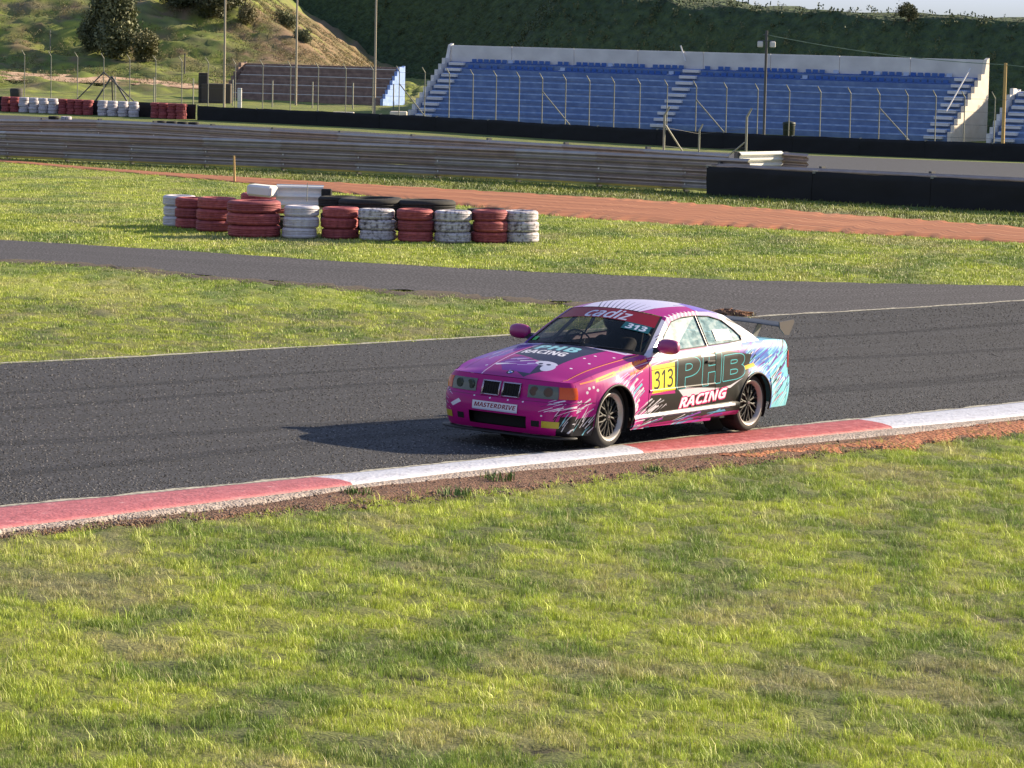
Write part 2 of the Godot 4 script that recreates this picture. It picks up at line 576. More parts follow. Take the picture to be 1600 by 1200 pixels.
func side_print(with_words: bool) -> ImageTexture:
	rng.seed = 7
	var im := Image.create(2048, 410, true, Image.FORMAT_RGB8)
	var S := 2048.0 / 4.6
	var L := func(x: float, z: float) -> Vector2: return Vector2((0.9 - x) * S, (1.02 - z) * S)
	var MG := g8(164, 8, 116)
	var PU := g8(98, 44, 150)
	var BL := g8(72, 112, 190)
	var CY := g8(112, 190, 205)
	var BK := g8(14, 13, 16)
	var WH := g8(196, 192, 202)
	im.fill(MG)
	# the tail runs from purple through blue to a pale cyan
	fill(im, PackedVector2Array([L.call(-2.35, 1.02), L.call(-2.55, 0.1), L.call(-3.8, 0.1), L.call(-3.8, 1.02)]), PU)
	fill(im, PackedVector2Array([L.call(-2.45, 1.02), L.call(-2.72, 0.1), L.call(-3.8, 0.1), L.call(-3.8, 1.02)]), BL)
	fill(im, PackedVector2Array([L.call(-2.95, 1.02), L.call(-3.12, 0.1), L.call(-3.8, 0.1), L.call(-3.8, 1.02)]), CY)
	scratch(im, L.call(-2.95, 0.82), 2.75, 44, Vector2(150, 80), 180, 7, [CY, WH, BL, PU, CY])
	scratch(im, L.call(-3.15, 0.55), 2.7, 26, Vector2(90, 70), 150, 6, [WH, BK, CY, WH, g8(190, 30, 90)])
	scratch(im, L.call(-2.68, 0.80), 2.6, 14, Vector2(60, 60), 110, 5, [BK, WH, PU, BK])
	scratch(im, L.call(-3.38, 0.75), 2.6, 44, Vector2(110, 110), 170, 8, [WH, BL, g8(60, 90, 150), BK, g8(160, 205, 215), PU])
	scratch(im, L.call(-3.3, 0.45), 2.3, 16, Vector2(70, 60), 120, 5, [CY, WH, BK, g8(150, 205, 210)])
	# black field of the door, a pale band painted over it as the reflection under the windows
	fill(im, PackedVector2Array([L.call(-0.98, 0.885), L.call(-1.12, 0.50), L.call(-0.66, 0.50), L.call(-0.52, 0.20), L.call(-2.42, 0.26), L.call(-2.50, 0.56), L.call(-2.62, 0.84), L.call(-2.1, 0.90)]), BK)
	fill(im, PackedVector2Array([L.call(-0.55, 0.98), L.call(-0.60, 0.86), L.call(-1.5, 0.885), L.call(-2.4, 0.90), L.call(-2.5, 0.98)]), g8(206, 190, 208))
	scratch(im, L.call(-1.0, 0.87), 3.05, 14, Vector2(160, 8), 190, 4, [MG, g8(170, 120, 180), WH])
	fill(im, PackedVector2Array([L.call(-1.14, 0.56), L.call(-1.30, 0.44), L.call(-2.2, 0.53), L.call(-2.45, 0.60), L.call(-2.2, 0.50)]), WH)
	# scratches between the front wheel and the door plate
	scratch(im, L.call(-0.45, 0.52), 2.6, 30, Vector2(70, 75), 130, 6, [WH, WH, g8(232, 96, 170), MG, CY])
	scratch(im, L.call(-0.36, 0.72), 2.75, 16, Vector2(80, 30), 130, 4, [WH, g8(232, 130, 190), PU])
	scratch(im, L.call(-0.42, 0.36), 2.5, 16, Vector2(60, 55), 110, 6, [WH, MG, g8(90, 20, 80)])
	scratch(im, L.call(-0.80, 0.38), 2.75, 22, Vector2(80, 40), 170, 6, [WH, g8(150, 150, 158), BK, BK])
	# sill: streaks
	scratch(im, L.call(-0.9, 0.22), 2.95, 26, Vector2(260, 26), 210, 5, [MG, CY, WH, g8(74, 150, 190), g8(130, 40, 150)])
	scratch(im, L.call(-1.75, 0.24), 3.0, 22, Vector2(200, 22), 180, 6, [g8(130, 50, 170), WH, g8(74, 150, 190), BK])
	line(im, L.call(-0.25, 0.285), L.call(-2.30, 0.325), 7, 6, g8(206, 202, 210))  # pale line paints in the sunlit edge of the skirt
	line(im, L.call(-0.40, 0.262), L.call(-2.2, 0.30), 2, 3, g8(60, 40, 70))
	# ahead of the front wheel
	fill(im, PackedVector2Array([L.call(0.33, 0.12), L.call(0.35, 0.34), L.call(0.80, 0.30), L.call(0.80, 0.12)]), BK)
	scratch(im, L.call(0.52, 0.26), -1.0, 18, Vector2(70, 50), 90, 4, [WH, WH, g8(120, 190, 205), BK])
	scratch(im, L.call(0.48, 0.46), 2.7, 16, Vector2(60, 30), 110, 5, [WH, WH, g8(90, 20, 80)])
	# fender: stripes and sponsor flashes
	line(im, L.call(0.52, 0.665), L.call(-0.62, 0.865), 3, 5, g8(230, 130, 70))
	fill(im, PackedVector2Array([L.call(0.32, 0.675), L.call(0.30, 0.715), L.call(-0.02, 0.775), L.call(-0.03, 0.735)]), g8(226, 160, 36))
	line(im, L.call(0.27, 0.695), L.call(0.02, 0.745), 3, 3, g8(120, 60, 20))
	for k in 2:
		for j in 7:
			var x := -0.10 - 0.058 * j - 0.16 * k
			var z := 0.765 + 0.013 * j - 0.05 * k
			fill(im, PackedVector2Array([L.call(x, z), L.call(x - 0.012, z + 0.034), L.call(x - 0.058, z + 0.046), L.call(x - 0.05, z + 0.012)]), g8(232, 112, 40))
			if j % 2 == k: line(im, L.call(x - 0.02, z + 0.012), L.call(x - 0.045, z + 0.03), 2, 1, g8(150, 30, 60))
	for p in [[0.42, 0.62], [0.36, 0.63], [0.30, 0.60], [0.45, 0.58]]:
		fill(im, ellipse(L.call(p[0], p[1]), 8, 7), WH)
	fill(im, PackedVector2Array([L.call(-2.42, 0.67), L.call(-2.40, 0.71), L.call(-2.66, 0.75), L.call(-2.70, 0.71)]), g8(226, 176, 50))
	if with_words:
		# the start number plate
		fill(im, PackedVector2Array([L.call(-0.68, 0.515), L.call(-0.66, 0.80), L.call(-1.095, 0.825), L.call(-1.105, 0.535)]), g8(222, 206, 62))
		line(im, L.call(-0.66, 0.755), L.call(-1.095, 0.78), 1.2, 1.2, g8(60, 58, 40))
		letters(im, "313", L.call(-0.715, 0.555), L.call(-1.065, 0.575) - L.call(-0.715, 0.555), Vector2(0, -0.185 * S), g8(40, 40, 36), 400, 1.2)
		# team name: cyan outlined capitals
		var spots := [["P", -1.15, 0.545, 0.42, 0.30], ["H", -1.64, 0.555, 0.35, 0.30], ["B", -2.05, 0.585, 0.42, 0.255]]
		for s in spots:
			var o: Vector2 = L.call(s[1], s[2])
			var r: Vector2 = L.call(s[1] - s[3], s[2] + 0.02) - o
			var u := Vector2(0.02 * S, -s[4] * S)
			letters(im, s[0], o, r, u, g8(66, 176, 188), 700, 6.5)
			letters(im, s[0], o, r, u, g8(14, 16, 20), 700, 2.5)
		line(im, L.call(-1.62, 0.87), L.call(-1.90, 0.86), 9, 3, g8(190, 190, 200))
		letters(im, "RACING", L.call(-1.22, 0.335), L.call(-2.10, 0.40) - L.call(-1.22, 0.335), Vector2(0.04 * S, -0.11 * S), g8(205, 34, 110), 700, 6.0)
		letters(im, "RACING", L.call(-1.22, 0.337), L.call(-2.10, 0.402) - L.call(-1.22, 0.337), Vector2(0.04 * S, -0.106 * S), g8(238, 226, 234), 700, 1.0)
	im.generate_mipmaps()
	return tex(im)

func ellipse(c: Vector2, a: float, b: float) -> PackedVector2Array:
	var r := PackedVector2Array()
	for k in 18: r.append(c + Vector2(a * cos(TAU * k / 18), b * sin(TAU * k / 18)))
	return r

func top_print() -> ImageTexture:
	rng.seed = 11
	var im := Image.create(640, 1636, true, Image.FORMAT_RGB8)
	var S := 640.0 / 1.8
	var L := func(x: float, y: float) -> Vector2: return Vector2((0.9 + y) * S, (0.9 - x) * S)
	var MG := g8(158, 8, 118)
	var PU := g8(112, 34, 140)
	var LI := g8(176, 168, 214)
	var NV := g8(34, 32, 62)
	var BK := g8(24, 22, 30)
	var WH := g8(220, 218, 228)
	im.fill(MG)
	# bonnet
	fill(im, PackedVector2Array([L.call(0.8, -0.9), L.call(0.8, -0.30), L.call(0.1, -0.42), L.call(-0.8, -0.46), L.call(-0.8, -0.9)]), g8(150, 28, 150))
	fill(im, PackedVector2Array([L.call(0.25, -0.9), L.call(0.15, -0.44), L.call(-0.8, -0.40), L.call(-0.8, -0.9)]), g8(104, 62, 156))
	scratch(im, L.call(0.1, -0.62), 1.7, 16, Vector2(50, 90), 130, 5, [g8(176, 60, 160), LI, PU])
	fill(im, PackedVector2Array([L.call(0.10, -0.34), L.call(0.32, 0.16), L.call(0.62, 0.06), L.call(0.70, 0.20), L.call(0.48, 0.34), L.call(-0.05, 0.36), L.call(-0.62, 0.44), L.call(-0.62, -0.40)]), NV)
	fill(im, PackedVector2Array([L.call(0.62, -0.12), L.call(0.40, -0.30), L.call(0.18, -0.20), L.call(0.36, 0.16), L.call(0.62, 0.22)]), PU)
	scratch(im, L.call(0.34, -0.14), 0.3, 16, Vector2(70, 50), 90, 6, [WH, LI, PU, NV])
	fill(im, ellipse(L.call(0.33, 0.22), 46, 24), g8(190, 190, 214))
	fill(im, ellipse(L.call(0.42, 0.30), 26, 34), g8(182, 186, 214))
	fill(im, ellipse(L.call(0.36, 0.17), 9, 8), NV)
	fill(im, ellipse(L.call(0.35, 0.26), 9, 8), NV)
	letters(im, "PHB", L.call(-0.14, -0.27), Vector2(0.50 * S, 0), Vector2(-8, 0.19 * S), g8(96, 190, 200), 700, 2.0)
	letters(im, "PHB", L.call(-0.14, -0.27), Vector2(0.50 * S, 0), Vector2(-8, 0.19 * S), g8(130, 186, 200), 700, 0.0)
	letters(im, "RACING", L.call(0.05, -0.30), Vector2(0.52 * S, 0), Vector2(-6, 0.14 * S), WH, 700, 1.0)
	fill(im, PackedVector2Array([L.call(-0.50, -0.7), L.call(-0.44, 0.30), L.call(-0.50, 0.62), L.call(-0.8, 0.7), L.call(-0.8, -0.7)]), g8(196, 180, 214))
	line(im, L.call(0.72, -0.30), L.call(-0.45, -0.40), 2.5, 2.5, g8(226, 190, 220))
	line(im, L.call(0.62, 0.63), L.call(-0.62, 0.70), 3, 3, g8(232, 140, 80))
	for p in [[-0.2, 0.45], [0.05, 0.55], [-0.32, 0.6], [0.3, 0.5], [-0.05, 0.42], [0.5, -0.4], [0.62, -0.02]]:
		fill(im, ellipse(L.call(p[0], p[1]), 6, 5), WH)
	# maker's roundel at the front edge
	var rc: Vector2 = L.call(0.645, 0.0)
	fill(im, ellipse(rc, 15, 13), g8(20, 20, 24))
	for k in 4:
		var q := PackedVector2Array([rc])
		for j in 6: q.append(rc + Vector2(9 * cos(PI / 2 * (k + j / 5.0)), 8 * sin(PI / 2 * (k + j / 5.0))))
		fill(im, q, WH if k % 2 == 0 else g8(40, 100, 190))
	# roof
	fill(im, PackedVector2Array([L.call(-1.1, -0.62), L.call(-1.1, 0.5), L.call(-2.5, 0.5), L.call(-2.5, -0.62)]), g8(190, 188, 222))
	fill(im, PackedVector2Array([L.call(-1.1, 0.30), L.call(-1.1, 0.9), L.call(-2.5, 0.9), L.call(-2.5, 0.46), L.call(-1.7, 0.40)]), MG)
	fill(im, PackedVector2Array([L.call(-1.1, -0.9), L.call(-1.1, -0.40), L.call(-1.7, -0.5), L.call(-2.5, -0.56), L.call(-2.5, -0.9)]), g8(140, 40, 150))
	fill(im, PackedVector2Array([L.call(-1.75, 0.9), L.call(-1.95, 0.30), L.call(-2.5, 0.1), L.call(-3.2, 0.1), L.call(-3.2, 0.9)]), g8(118, 96, 190))
	for k in 11:
		line(im, L.call(-1.12, -0.16 + 0.05 * k), L.call(-1.75 + 0.03 * k, -0.50 + 0.085 * k), 2.6, 0.7, BK if k % 2 == 0 else g8(96, 92, 130))
	scratch(im, L.call(-1.9, 0.1), 1.2, 14, Vector2(90, 60), 120, 4, [WH, g8(130, 140, 210), g8(60, 50, 90)])
	# white ticks along the roof rail and a pale windscreen pillar
	fill(im, PackedVector2Array([L.call(-0.66, 0.62), L.call(-0.66, 0.9), L.call(-1.20, 0.9), L.call(-1.20, 0.5)]), g8(205, 200, 216))
	scratch(im, L.call(-0.95, 0.72), 1.5, 8, Vector2(12, 60), 90, 3, [BK, MG, WH])
	for k in 9:
		line(im, L.call(-1.28 - 0.075 * k, 0.565), L.call(-1.26 - 0.075 * k, 0.64), 4, 3, WH)
	fill(im, PackedVector2Array([L.call(-2.25, 0.45), L.call(-2.25, 0.9), L.call(-3.0, 0.9), L.call(-3.0, 0.45)]), g8(196, 198, 224))
	scratch(im, L.call(-2.6, 0.66), 1.3, 12, Vector2(40, 90), 120, 4, [WH, g8(150, 160, 214), BK])
	# boot
	fill(im, PackedVector2Array([L.call(-2.85, -0.9), L.call(-2.85, 0.9), L.call(-3.7, 0.9), L.call(-3.7, -0.9)]), g8(104, 176, 200))
	scratch(im, L.call(-3.2, 0.2), 1.4, 20, Vector2(200, 60), 140, 6, [WH, g8(80, 120, 190), g8(150, 210, 215)])
	im.generate_mipmaps()
	return tex(im)

func front_print() -> ImageTexture:
	rng.seed = 5
	var im := Image.create(640, 213, true, Image.FORMAT_RGB8)
	var S := 640.0 / 1.8
	var L := func(y: float, z: float) -> Vector2: return Vector2((0.9 + y) * S, (0.72 - z) * S)
	im.fill(g8(162, 8, 110))
	var BK := g8(24, 22, 28)
	var WH := g8(214, 212, 222)
	fill(im, PackedVector2Array([L.call(0.62, 0.10), L.call(0.70, 0.34), L.call(0.9, 0.36), L.call(0.9, 0.10)]), BK)
	scratch(im, L.call(0.72, 0.26), -1.05, 22, Vector2(40, 46), 56, 2.6, [WH, WH, g8(130, 190, 205), BK])
	scratch(im, L.call(0.72, 0.44), 2.8, 16, Vector2(36, 24), 60, 3, [WH, WH, g8(96, 20, 90)])
	fill(im, PackedVector2Array([L.call(-0.9, 0.20), L.call(-0.9, 0.44), L.call(-0.78, 0.40), L.call(-0.76, 0.22)]), BK)
	scratch(im, L.call(-0.74, 0.40), 0.5, 14, Vector2(30, 40), 44, 3, [WH, g8(96, 20, 90), BK])
	fill(im, PackedVector2Array([L.call(-0.62, 0.36), L.call(-0.50, 0.42), L.call(-0.46, 0.39), L.call(-0.58, 0.335)]), WH)
	for p in [[0.3, 0.46], [-0.3, 0.47], [0.12, 0.46], [-0.1, 0.46], [0.52, 0.34]]:
		fill(im, ellipse(L.call(p[0], p[1]), 4, 3), WH)
	line(im, L.call(-0.75, 0.475), L.call(0.75, 0.475), 1.3, 1.3, g8(110, 10, 70))
	im.generate_mipmaps()
	return tex(im)

func panel_print(kind: int) -> ImageTexture:
	var im: Image
	if kind == 0:   # sun strip of the windscreen
		im = Image.create(768, 128, true, Image.FORMAT_RGB8)
		im.fill(g8(146, 10, 34))
		letters(im, "cadiz", Vector2(225, 118), Vector2(330, 0), Vector2(26, -106), g8(214, 214, 232), 400, 3.0)
	elif kind == 1:  # number on the glass
		im = Image.create(192, 96, true, Image.FORMAT_RGB8)
		im.fill(g8(24, 96, 104))
		letters(im, "313", Vector2(22, 82), Vector2(140, 0), Vector2(10, -66), g8(224, 226, 240), 700, 1.0)
	elif kind == 2:  # front plate
		im = Image.create(320, 64, true, Image.FORMAT_RGB8)
		im.fill(g8(206, 204, 216))
		letters(im, "MASTERDRIVE", Vector2(14, 44), Vector2(290, 0), Vector2(6, -32), g8(120, 26, 50), 700, 0.4)
		im.fill_rect(Rect2i(0, 54, 320, 10), g8(176, 180, 206))
	else:            # sticker in the rear side window
		im = Image.create(128, 96, true, Image.FORMAT_RGB8)
		im.fill(g8(206, 198, 200))
		im.fill_rect(Rect2i(8, 14, 112, 18), g8(196, 120, 128))
		im.fill_rect(Rect2i(8, 42, 80, 12), g8(206, 150, 150))
		im.fill_rect(Rect2i(8, 64, 100, 14), g8(190, 140, 150))
	im.generate_mipmaps()
	return tex(im)

func paint(t: Texture2D) -> StandardMaterial3D:
	var m := mat(Color.WHITE, 0.5)
	m.metallic_specular = 0.3
	m.albedo_texture = t
	m.clearcoat_enabled = true
	m.clearcoat = 0.3
	m.clearcoat_roughness = 0.06
	return m

func sheet(called: String, fn: Callable, us: Array, vs: Array, inside: Vector3, m: Material, root: Node, uvfn = null, skip = null) -> MeshInstance3D:
	var st := begin()
	grid(st, fn, us, vs, inside, uvfn, skip)
	return put(called, done(st), m, root)

func build_car() -> void:
	var root := thing("race_car", "magenta and cyan racing coupe with start number 313 cornering over the kerb", "racing car")
	var yaw := 0.615
	var pit := 0.029
	var rol := -0.017
	var fw := Vector3(-sin(yaw), 0, cos(yaw))
	var lf := Vector3(cos(yaw), 0, sin(yaw))
	var f2 := fw * cos(pit) + Vector3.UP * sin(pit)
	var u2 := Vector3.UP * cos(pit) - fw * sin(pit)
	var l2 := lf * cos(rol) + u2 * sin(rol)
	var u3 := u2 * cos(rol) - lf * sin(rol)
	root.transform = Transform3D(Basis(f2, u3, -l2), Vector3(0.331, -0.10 + 0.024, -34.71))
	var P_side := paint(side_print(true))
	var P_far := paint(side_print(false))
	var P_top := paint(top_print())
	var P_front := paint(front_print())
	var black := mat(g8(20, 20, 22), 0.6)
	var dark := mat(g8(14, 14, 15), 0.9)
	var rubber := mat(g8(34, 32, 32), 0.85)
	var chrome := mat(g8(176, 164, 176), 0.25, 0.8)
	var lamp := mat(g8(66, 76, 68), 0.12)
	lamp.clearcoat_enabled = true
	lamp.clearcoat = 1.0
	var amber := mat(g8(196, 74, 14), 0.18)
	var red := mat(g8(190, 24, 18), 0.2)
	var yellow := mat(g8(170, 156, 40), 0.4)
	var magenta := mat(g8(148, 8, 100), 0.35)
	magenta.clearcoat_enabled = true
	var glass := mat(Color(0.02, 0.05, 0.06, 0.42), 0.02)
	glass.metallic_specular = 0.3
	glass.transparency = BaseMaterial3D.TRANSPARENCY_ALPHA
	var pane_reflection := mat(Color(0.60, 0.69, 0.72, 0.60), 0.3)
	pane_reflection.roughness = 0.1
	pane_reflection.metallic_specular = 0.3
	pane_reflection.albedo_color = Color(1, 1, 1, 0.66)
	pane_reflection.albedo_texture = noise_tex(256, 0.012, 4, [[0.2, g8(70, 112, 128)], [0.45, g8(128, 168, 180)], [0.7, g8(196, 214, 220)]], 90)  # pale patches painted in as reflections on the side glass
	pane_reflection.uv1_scale = Vector3(1.6, 3.4, 1)
	pane_reflection.uv1_triplanar = true
	pane_reflection.transparency = BaseMaterial3D.TRANSPARENCY_ALPHA
	var cen := Vector3(-1.4, 0.5, 0)
	var low := Vector3(-1.4, 0.2, 0)

	for s in [1.0, -1.0]:
		var ps: Material = P_side if s > 0 else P_far
		var ctr := Vector3(-1.4, 0.5, 0)
		var body := func(x: float, q: float, base: float): return side_pt(x, lerpf(zlow(x, base), zs(x), q), s)
		# the wing behind and over the wheel, then the bit ahead of it above the bumper
		var st := begin()
		grid(st, func(x, q): return body.call(x, q, 0.16), arch_cols(-0.615, AR * 1.003, 22), lin(0, 1, 16), ctr, uv_side)
		grid(st, func(x, q): return side_pt(x, lerpf(0.478, zs(x), q), s), lin(AR * 1.003, 0.58, 6), lin(0, 1, 8), ctr, uv_side)
		put("front_fender", done(st), ps, root)
		var door := sheet("door", func(x, q): return body.call(x, q, 0.17), lin(-0.626, -1.891, 26), lin(0, 1, 16), ctr, ps, root, uv_side)
		var hs := begin()
		var hp := side_pt(-1.78, 0.80, s, 0.012)
		bevel_box(hs, hp, Vector3(0.16, 0.026, 0.02), 0.006)
		put("handle", done(hs), magenta if s < 0 else black, door)
		# the rub strip along the door
		sheet("rub_strip", func(x, a): return side_pt(x, 0.545 + 0.018 * sin(a) + 0.028 * (-0.7 - x) * 0.4, s, 0.010 * cos(a)), lin(-0.63, -1.89, 20), lin(-PI / 2, PI / 2, 4), ctr, mat(g8(60, 50, 60), 0.5) if s < 0 else ps, door, uv_side)
		st = begin()
		grid(st, func(x, q): return body.call(x, q, 0.22), arch_cols(-2.7 - AR * 1.003, -1.902, 22), lin(0, 1, 16), ctr, uv_side)
		grid(st, func(x, q): return side_pt(x, lerpf(0.56, zs(x), q), s), lin(-2.7 - AR * 1.003, -3.45, 12), lin(0, 1, 10), ctr, uv_side)
		put("rear_quarter", done(st), ps, root)
		# sill skirt; the sunlit line along it is painted in the side print
		sheet("side_skirt", func(x, a): return side_pt(x, 0.235 + 0.05 * (-0.33 - x) * 0.5 + 0.075 * a, s, 0.030 * (1.0 - pow(absf(a), 3.0)) - 0.004), lin(-0.345, -2.36, 30), lin(-1, 1, 8), ctr, ps, root, uv_side)
		# black lips of the wheel arches
		for xc in [0.0, -2.7]:
			sheet("arch_lip", func(t, a):
				var r: float = AR - 0.004 + 0.012 * cos(a)
				return side_pt(xc + r * cos(t), 0.31 + r * sin(t), s, 0.004 + 0.010 * sin(a)), lin(-0.25, PI + 0.25, 30), lin(0, TAU, 6), ctr, black, root)
			# inner arch
			sheet("wheel_well", func(t, w): return cv(xc + (AR + 0.01) * cos(t), s * w, 0.31 + (AR + 0.01) * sin(t)), lin(-0.5, PI + 0.5, 20), [0.40, 0.60, 0.80], Vector3(xc, 3.0, 0), dark, root)
			var wb := begin()
			cyl(wb, cv(xc, s * 0.40, 0.31), cv(xc, s * 0.39, 0.31), AR + 0.02, AR + 0.02, 20)
			put("wheel_well", done(wb), dark, root)
		# window frame: windscreen pillar, roof rail, rear pillar, belt line in one ring
		st = begin()
		var n := OUT.size()
		for i in n:
			var j := (i + 1) % n
			var q := []
			for w in [OUT[i], OUT[j], INN[j], INN[i]]: q.append(cv(w[0], s * house_y(w[0], w[1]), w[1]))
			var uq := []
			for w in q: uq.append(uv_top(w, 0, 0))
			if ((q[2] - q[0]).cross(q[3] - q[1]).z * -s) > 0:
				q = [q[0], q[3], q[2], q[1]]
				uq = [uq[0], uq[3], uq[2], uq[1]]
			for k in [0, 1, 2, 0, 2, 3]:
				st.set_uv(uq[k])
				st.add_vertex(q[k])
		var fr := put("window_frame", done(st), P_top, root)
		# black rubber seal and the two panes
		for pane in 2:
			var poly := PackedVector2Array()
			var bp := [-1.835, -1.80]
			for w in INN:
				poly.append(Vector2(w[0], w[1]))
			var cut := PackedVector2Array([Vector2(-0.8, 0.8), Vector2(-0.8, 1.4), Vector2(bp[1], 1.4), Vector2(bp[1], 0.8)]) if pane == 0 else PackedVector2Array([Vector2(bp[0], 0.8), Vector2(bp[0], 1.4), Vector2(-2.7, 1.4), Vector2(-2.7, 0.8)])
			var got := Geometry2D.intersect_polygons(poly, cut)
			var ps2: PackedVector2Array = got[0]
			var tri := Geometry2D.triangulate_polygon(ps2)
			st = begin()
			flat(st)
			for k in range(0, tri.size(), 3):
				var t3 := []
				for e in 3:
					var w := ps2[tri[k + e]]
					t3.append(cv(w.x, s * (house_y(w.x, w.y) - 0.012), w.y))
				if (t3[1] - t3[0]).cross(t3[2] - t3[0]).z * -s > 0: t3 = [t3[0], t3[2], t3[1]]
				for w in t3:
					st.set_uv(Vector2.ZERO)
					st.add_vertex(w)
			put("side_window", done(st), pane_reflection, root)
			# seal round the pane
			st = begin()
			for k in ps2.size():
				var w0 := ps2[k]
				var w1 := ps2[(k + 1) % ps2.size()]
				cyl(st, cv(w0.x, s * (house_y(w0.x, w0.y) - 0.004), w0.y), cv(w1.x, s * (house_y(w1.x, w1.y) - 0.004), w1.y), 0.008, 0.008, 5, false)
			put("window_seal", done(st), black, root)
		st = begin()
		hexa(st, [cv(-1.80, s * (house_y(-1.80, 0.955) - 0.004), 0.955), cv(-1.835, s * (house_y(-1.835, 0.955) - 0.004), 0.955), cv(-1.835, s * (house_y(-1.83, 0.955) - 0.02), 0.955), cv(-1.80, s * (house_y(-1.8, 0.955) - 0.02), 0.955),
			cv(-1.80, s * (house_y(-1.80, 1.262) - 0.004), 1.262), cv(-1.835, s * (house_y(-1.835, 1.262) - 0.004), 1.262), cv(-1.835, s * (house_y(-1.83, 1.262) - 0.02), 1.262), cv(-1.80, s * (house_y(-1.8, 1.262) - 0.02), 1.262)])
		put("door_pillar", done(st), mat(g8(190, 188, 196), 0.4), root)
		# sticker in the quarter window
		if s > 0:
			sheet("window_sticker", func(x, z): return cv(x, s * (house_y(x, z) - 0.008), z), lin(-2.02, -2.34, 3), lin(1.11, 1.0, 2), ctr, paint(panel_print(3)), root)
		# mirror: shell, arm, glass
		var mr := begin()
		var mc := cv(-0.82, s * 0.93, 1.0)
		grid(mr, func(a, b):
			var r := Vector3(0.055 * cos(b), 0.068 * sin(b), 0)
			return mc + Vector3(r.x * pow(cos(a), 0.6) * 1.2, r.y * pow(maxf(cos(a), 0.0), 0.45) * 1.15, 0.125 * sin(a)), lin(-PI / 2, PI / 2, 14), lin(0, TAU, 16), mc)
		var mi := put("mirror", done(mr), magenta, root)
		st = begin()
		hexa(st, [cv(-0.76, s * 0.74, 0.91), cv(-0.90, s * 0.74, 0.93), cv(-0.86, s * 0.89, 0.955), cv(-0.79, s * 0.89, 0.955), cv(-0.80, s * 0.72, 0.97), cv(-0.90, s * 0.72, 0.985), cv(-0.86, s * 0.89, 0.99), cv(-0.79, s * 0.89, 0.99)])
		put("mirror_arm", done(st), black, mi)
		# wheels
		for xc in [0.0, -2.7]:
			var wr := sub("wheel", root)
			wr.position = cv(xc, s * 0.80, 0.31)
			wr.rotation.y = (0.0 if s > 0 else PI) + (0.05 if xc == 0.0 else 0.0)
			var o := Vector3(0, 0, -1)
			st = begin()
			lathe(st, [[0.236, 0.0], [0.252, 0.008], [0.275, 0.009], [0.295, -0.004], [0.309, -0.028], [0.312, -0.06], [0.313, -0.12], [0.312, -0.18], [0.306, -0.215], [0.29, -0.235], [0.236, -0.238]], 48, Vector3.ZERO, o)
			put("tyre", done(st), rubber, wr)
			st = begin()
			lathe(st, [[0.238, 0.0], [0.249, 0.007], [0.244, 0.011], [0.230, 0.006], [0.218, -0.012], [0.205, -0.026], [0.203, -0.04], [0.236, -0.04]], 48, Vector3.ZERO, o)
			put("rim", done(st), M.rim, wr)
			st = begin()
			lathe(st, [[0.207, -0.025], [0.198, -0.05], [0.192, -0.10], [0.190, -0.20], [0.20, -0.20], [0.206, -0.05]], 40, Vector3.ZERO, o)
			put("rim_barrel", done(st), dark, wr)
			st = begin()
			for k in 10:
				var an := TAU * k / 10 + 0.2
				var d0 := Vector3(cos(an), sin(an), 0)
				for sg in [-1, 1]:
					var d1 := Vector3(cos(an + sg * 0.17), sin(an + sg * 0.17), 0)
					cyl(st, d0 * 0.10 + o * -0.03, d1 * 0.203 + o * -0.034, 0.013, 0.011, 5)
				cyl(st, d0 * 0.03 + o * -0.035, d0 * 0.11 + o * -0.03, 0.016, 0.014, 6)
			put("spokes", done(st), black, wr)
			st = begin()
			cyl(st, o * -0.055, o * -0.015, 0.055, 0.038, 18)
			put("hub", done(st), mat(g8(40, 40, 42), 0.4, 0.5), wr)
			st = begin()
			cyl(st, o * -0.022, o * -0.008, 0.016, 0.012, 12)
			put("hub_cap", done(st), chrome, wr)
			st = begin()
			cyl(st, o * -0.12, o * -0.10, 0.15, 0.15, 24)
			put("brake_disc", done(st), mat(g8(60, 58, 56), 0.45, 0.7), wr)

	# front bumper: bodywork round the nose with an air opening left in it
	var zb := [0.145, 0.17, 0.195, 0.23, 0.27, 0.318, 0.33, 0.36, 0.39, 0.42, 0.445, 0.46, 0.472]
	var vb := []
	for y in [-0.785, -0.78, -0.75, -0.70, -0.64, -0.57, -0.5, -0.44, -0.355, -0.25, -0.12, 0.0, 0.12, 0.25, 0.355, 0.44, 0.5, 0.57, 0.64, 0.70, 0.75, 0.78, 0.785]: vb.append(cap_v(y))
	for k in 6:
		vb.append(lerpf(cap_v(0.75), 1.0, (k + 1) / 7.0))
		vb.append(-lerpf(cap_v(0.75), 1.0, (k + 1) / 7.0))
	vb.sort()
	var in_gap := func(v, z): return absf(v) < cap_v(0.355) and z > 0.196 and z < 0.318
	var bst := begin()
	grid(bst, func(v, z): return cap_f(v, z), vb, zb, Vector3(0, 0.3, 0), uv_front, in_gap)
	var bump := put("front_bumper", done(bst), P_front, root)
	for s in [1.0, -1.0]:
		sheet("bumper_end", func(x, z): return side_pt(x, z, s), lin(AR * 1.003, 0.58, 6), zb, Vector3(0, 0.3, 0), P_side if s > 0 else P_far, bump, uv_side)
	var st := begin()
	box(st, cv(0.70, 0, 0.257), Vector3(0.06, 0.13, 0.73))
	put("air_opening", done(st), dark, bump)
	# splitter
	st = begin()
	grid(st, func(v, k): return cap_f(v, 0.20, 0.055) * Vector3(1, 0, 1) + Vector3(0, [0.118, 0.118, 0.132, 0.136][int(k)], 0) - (Vector3.ZERO if k in [1.0, 2.0] else (cap_f(v, 0.2, 0.055) * Vector3(1, 0, 1)) * 0.12), lin(-1, 1, 40), [0.0, 1.0, 2.0, 3.0], Vector3(0, 0.127, 0))
	put("splitter", done(st), black, bump)
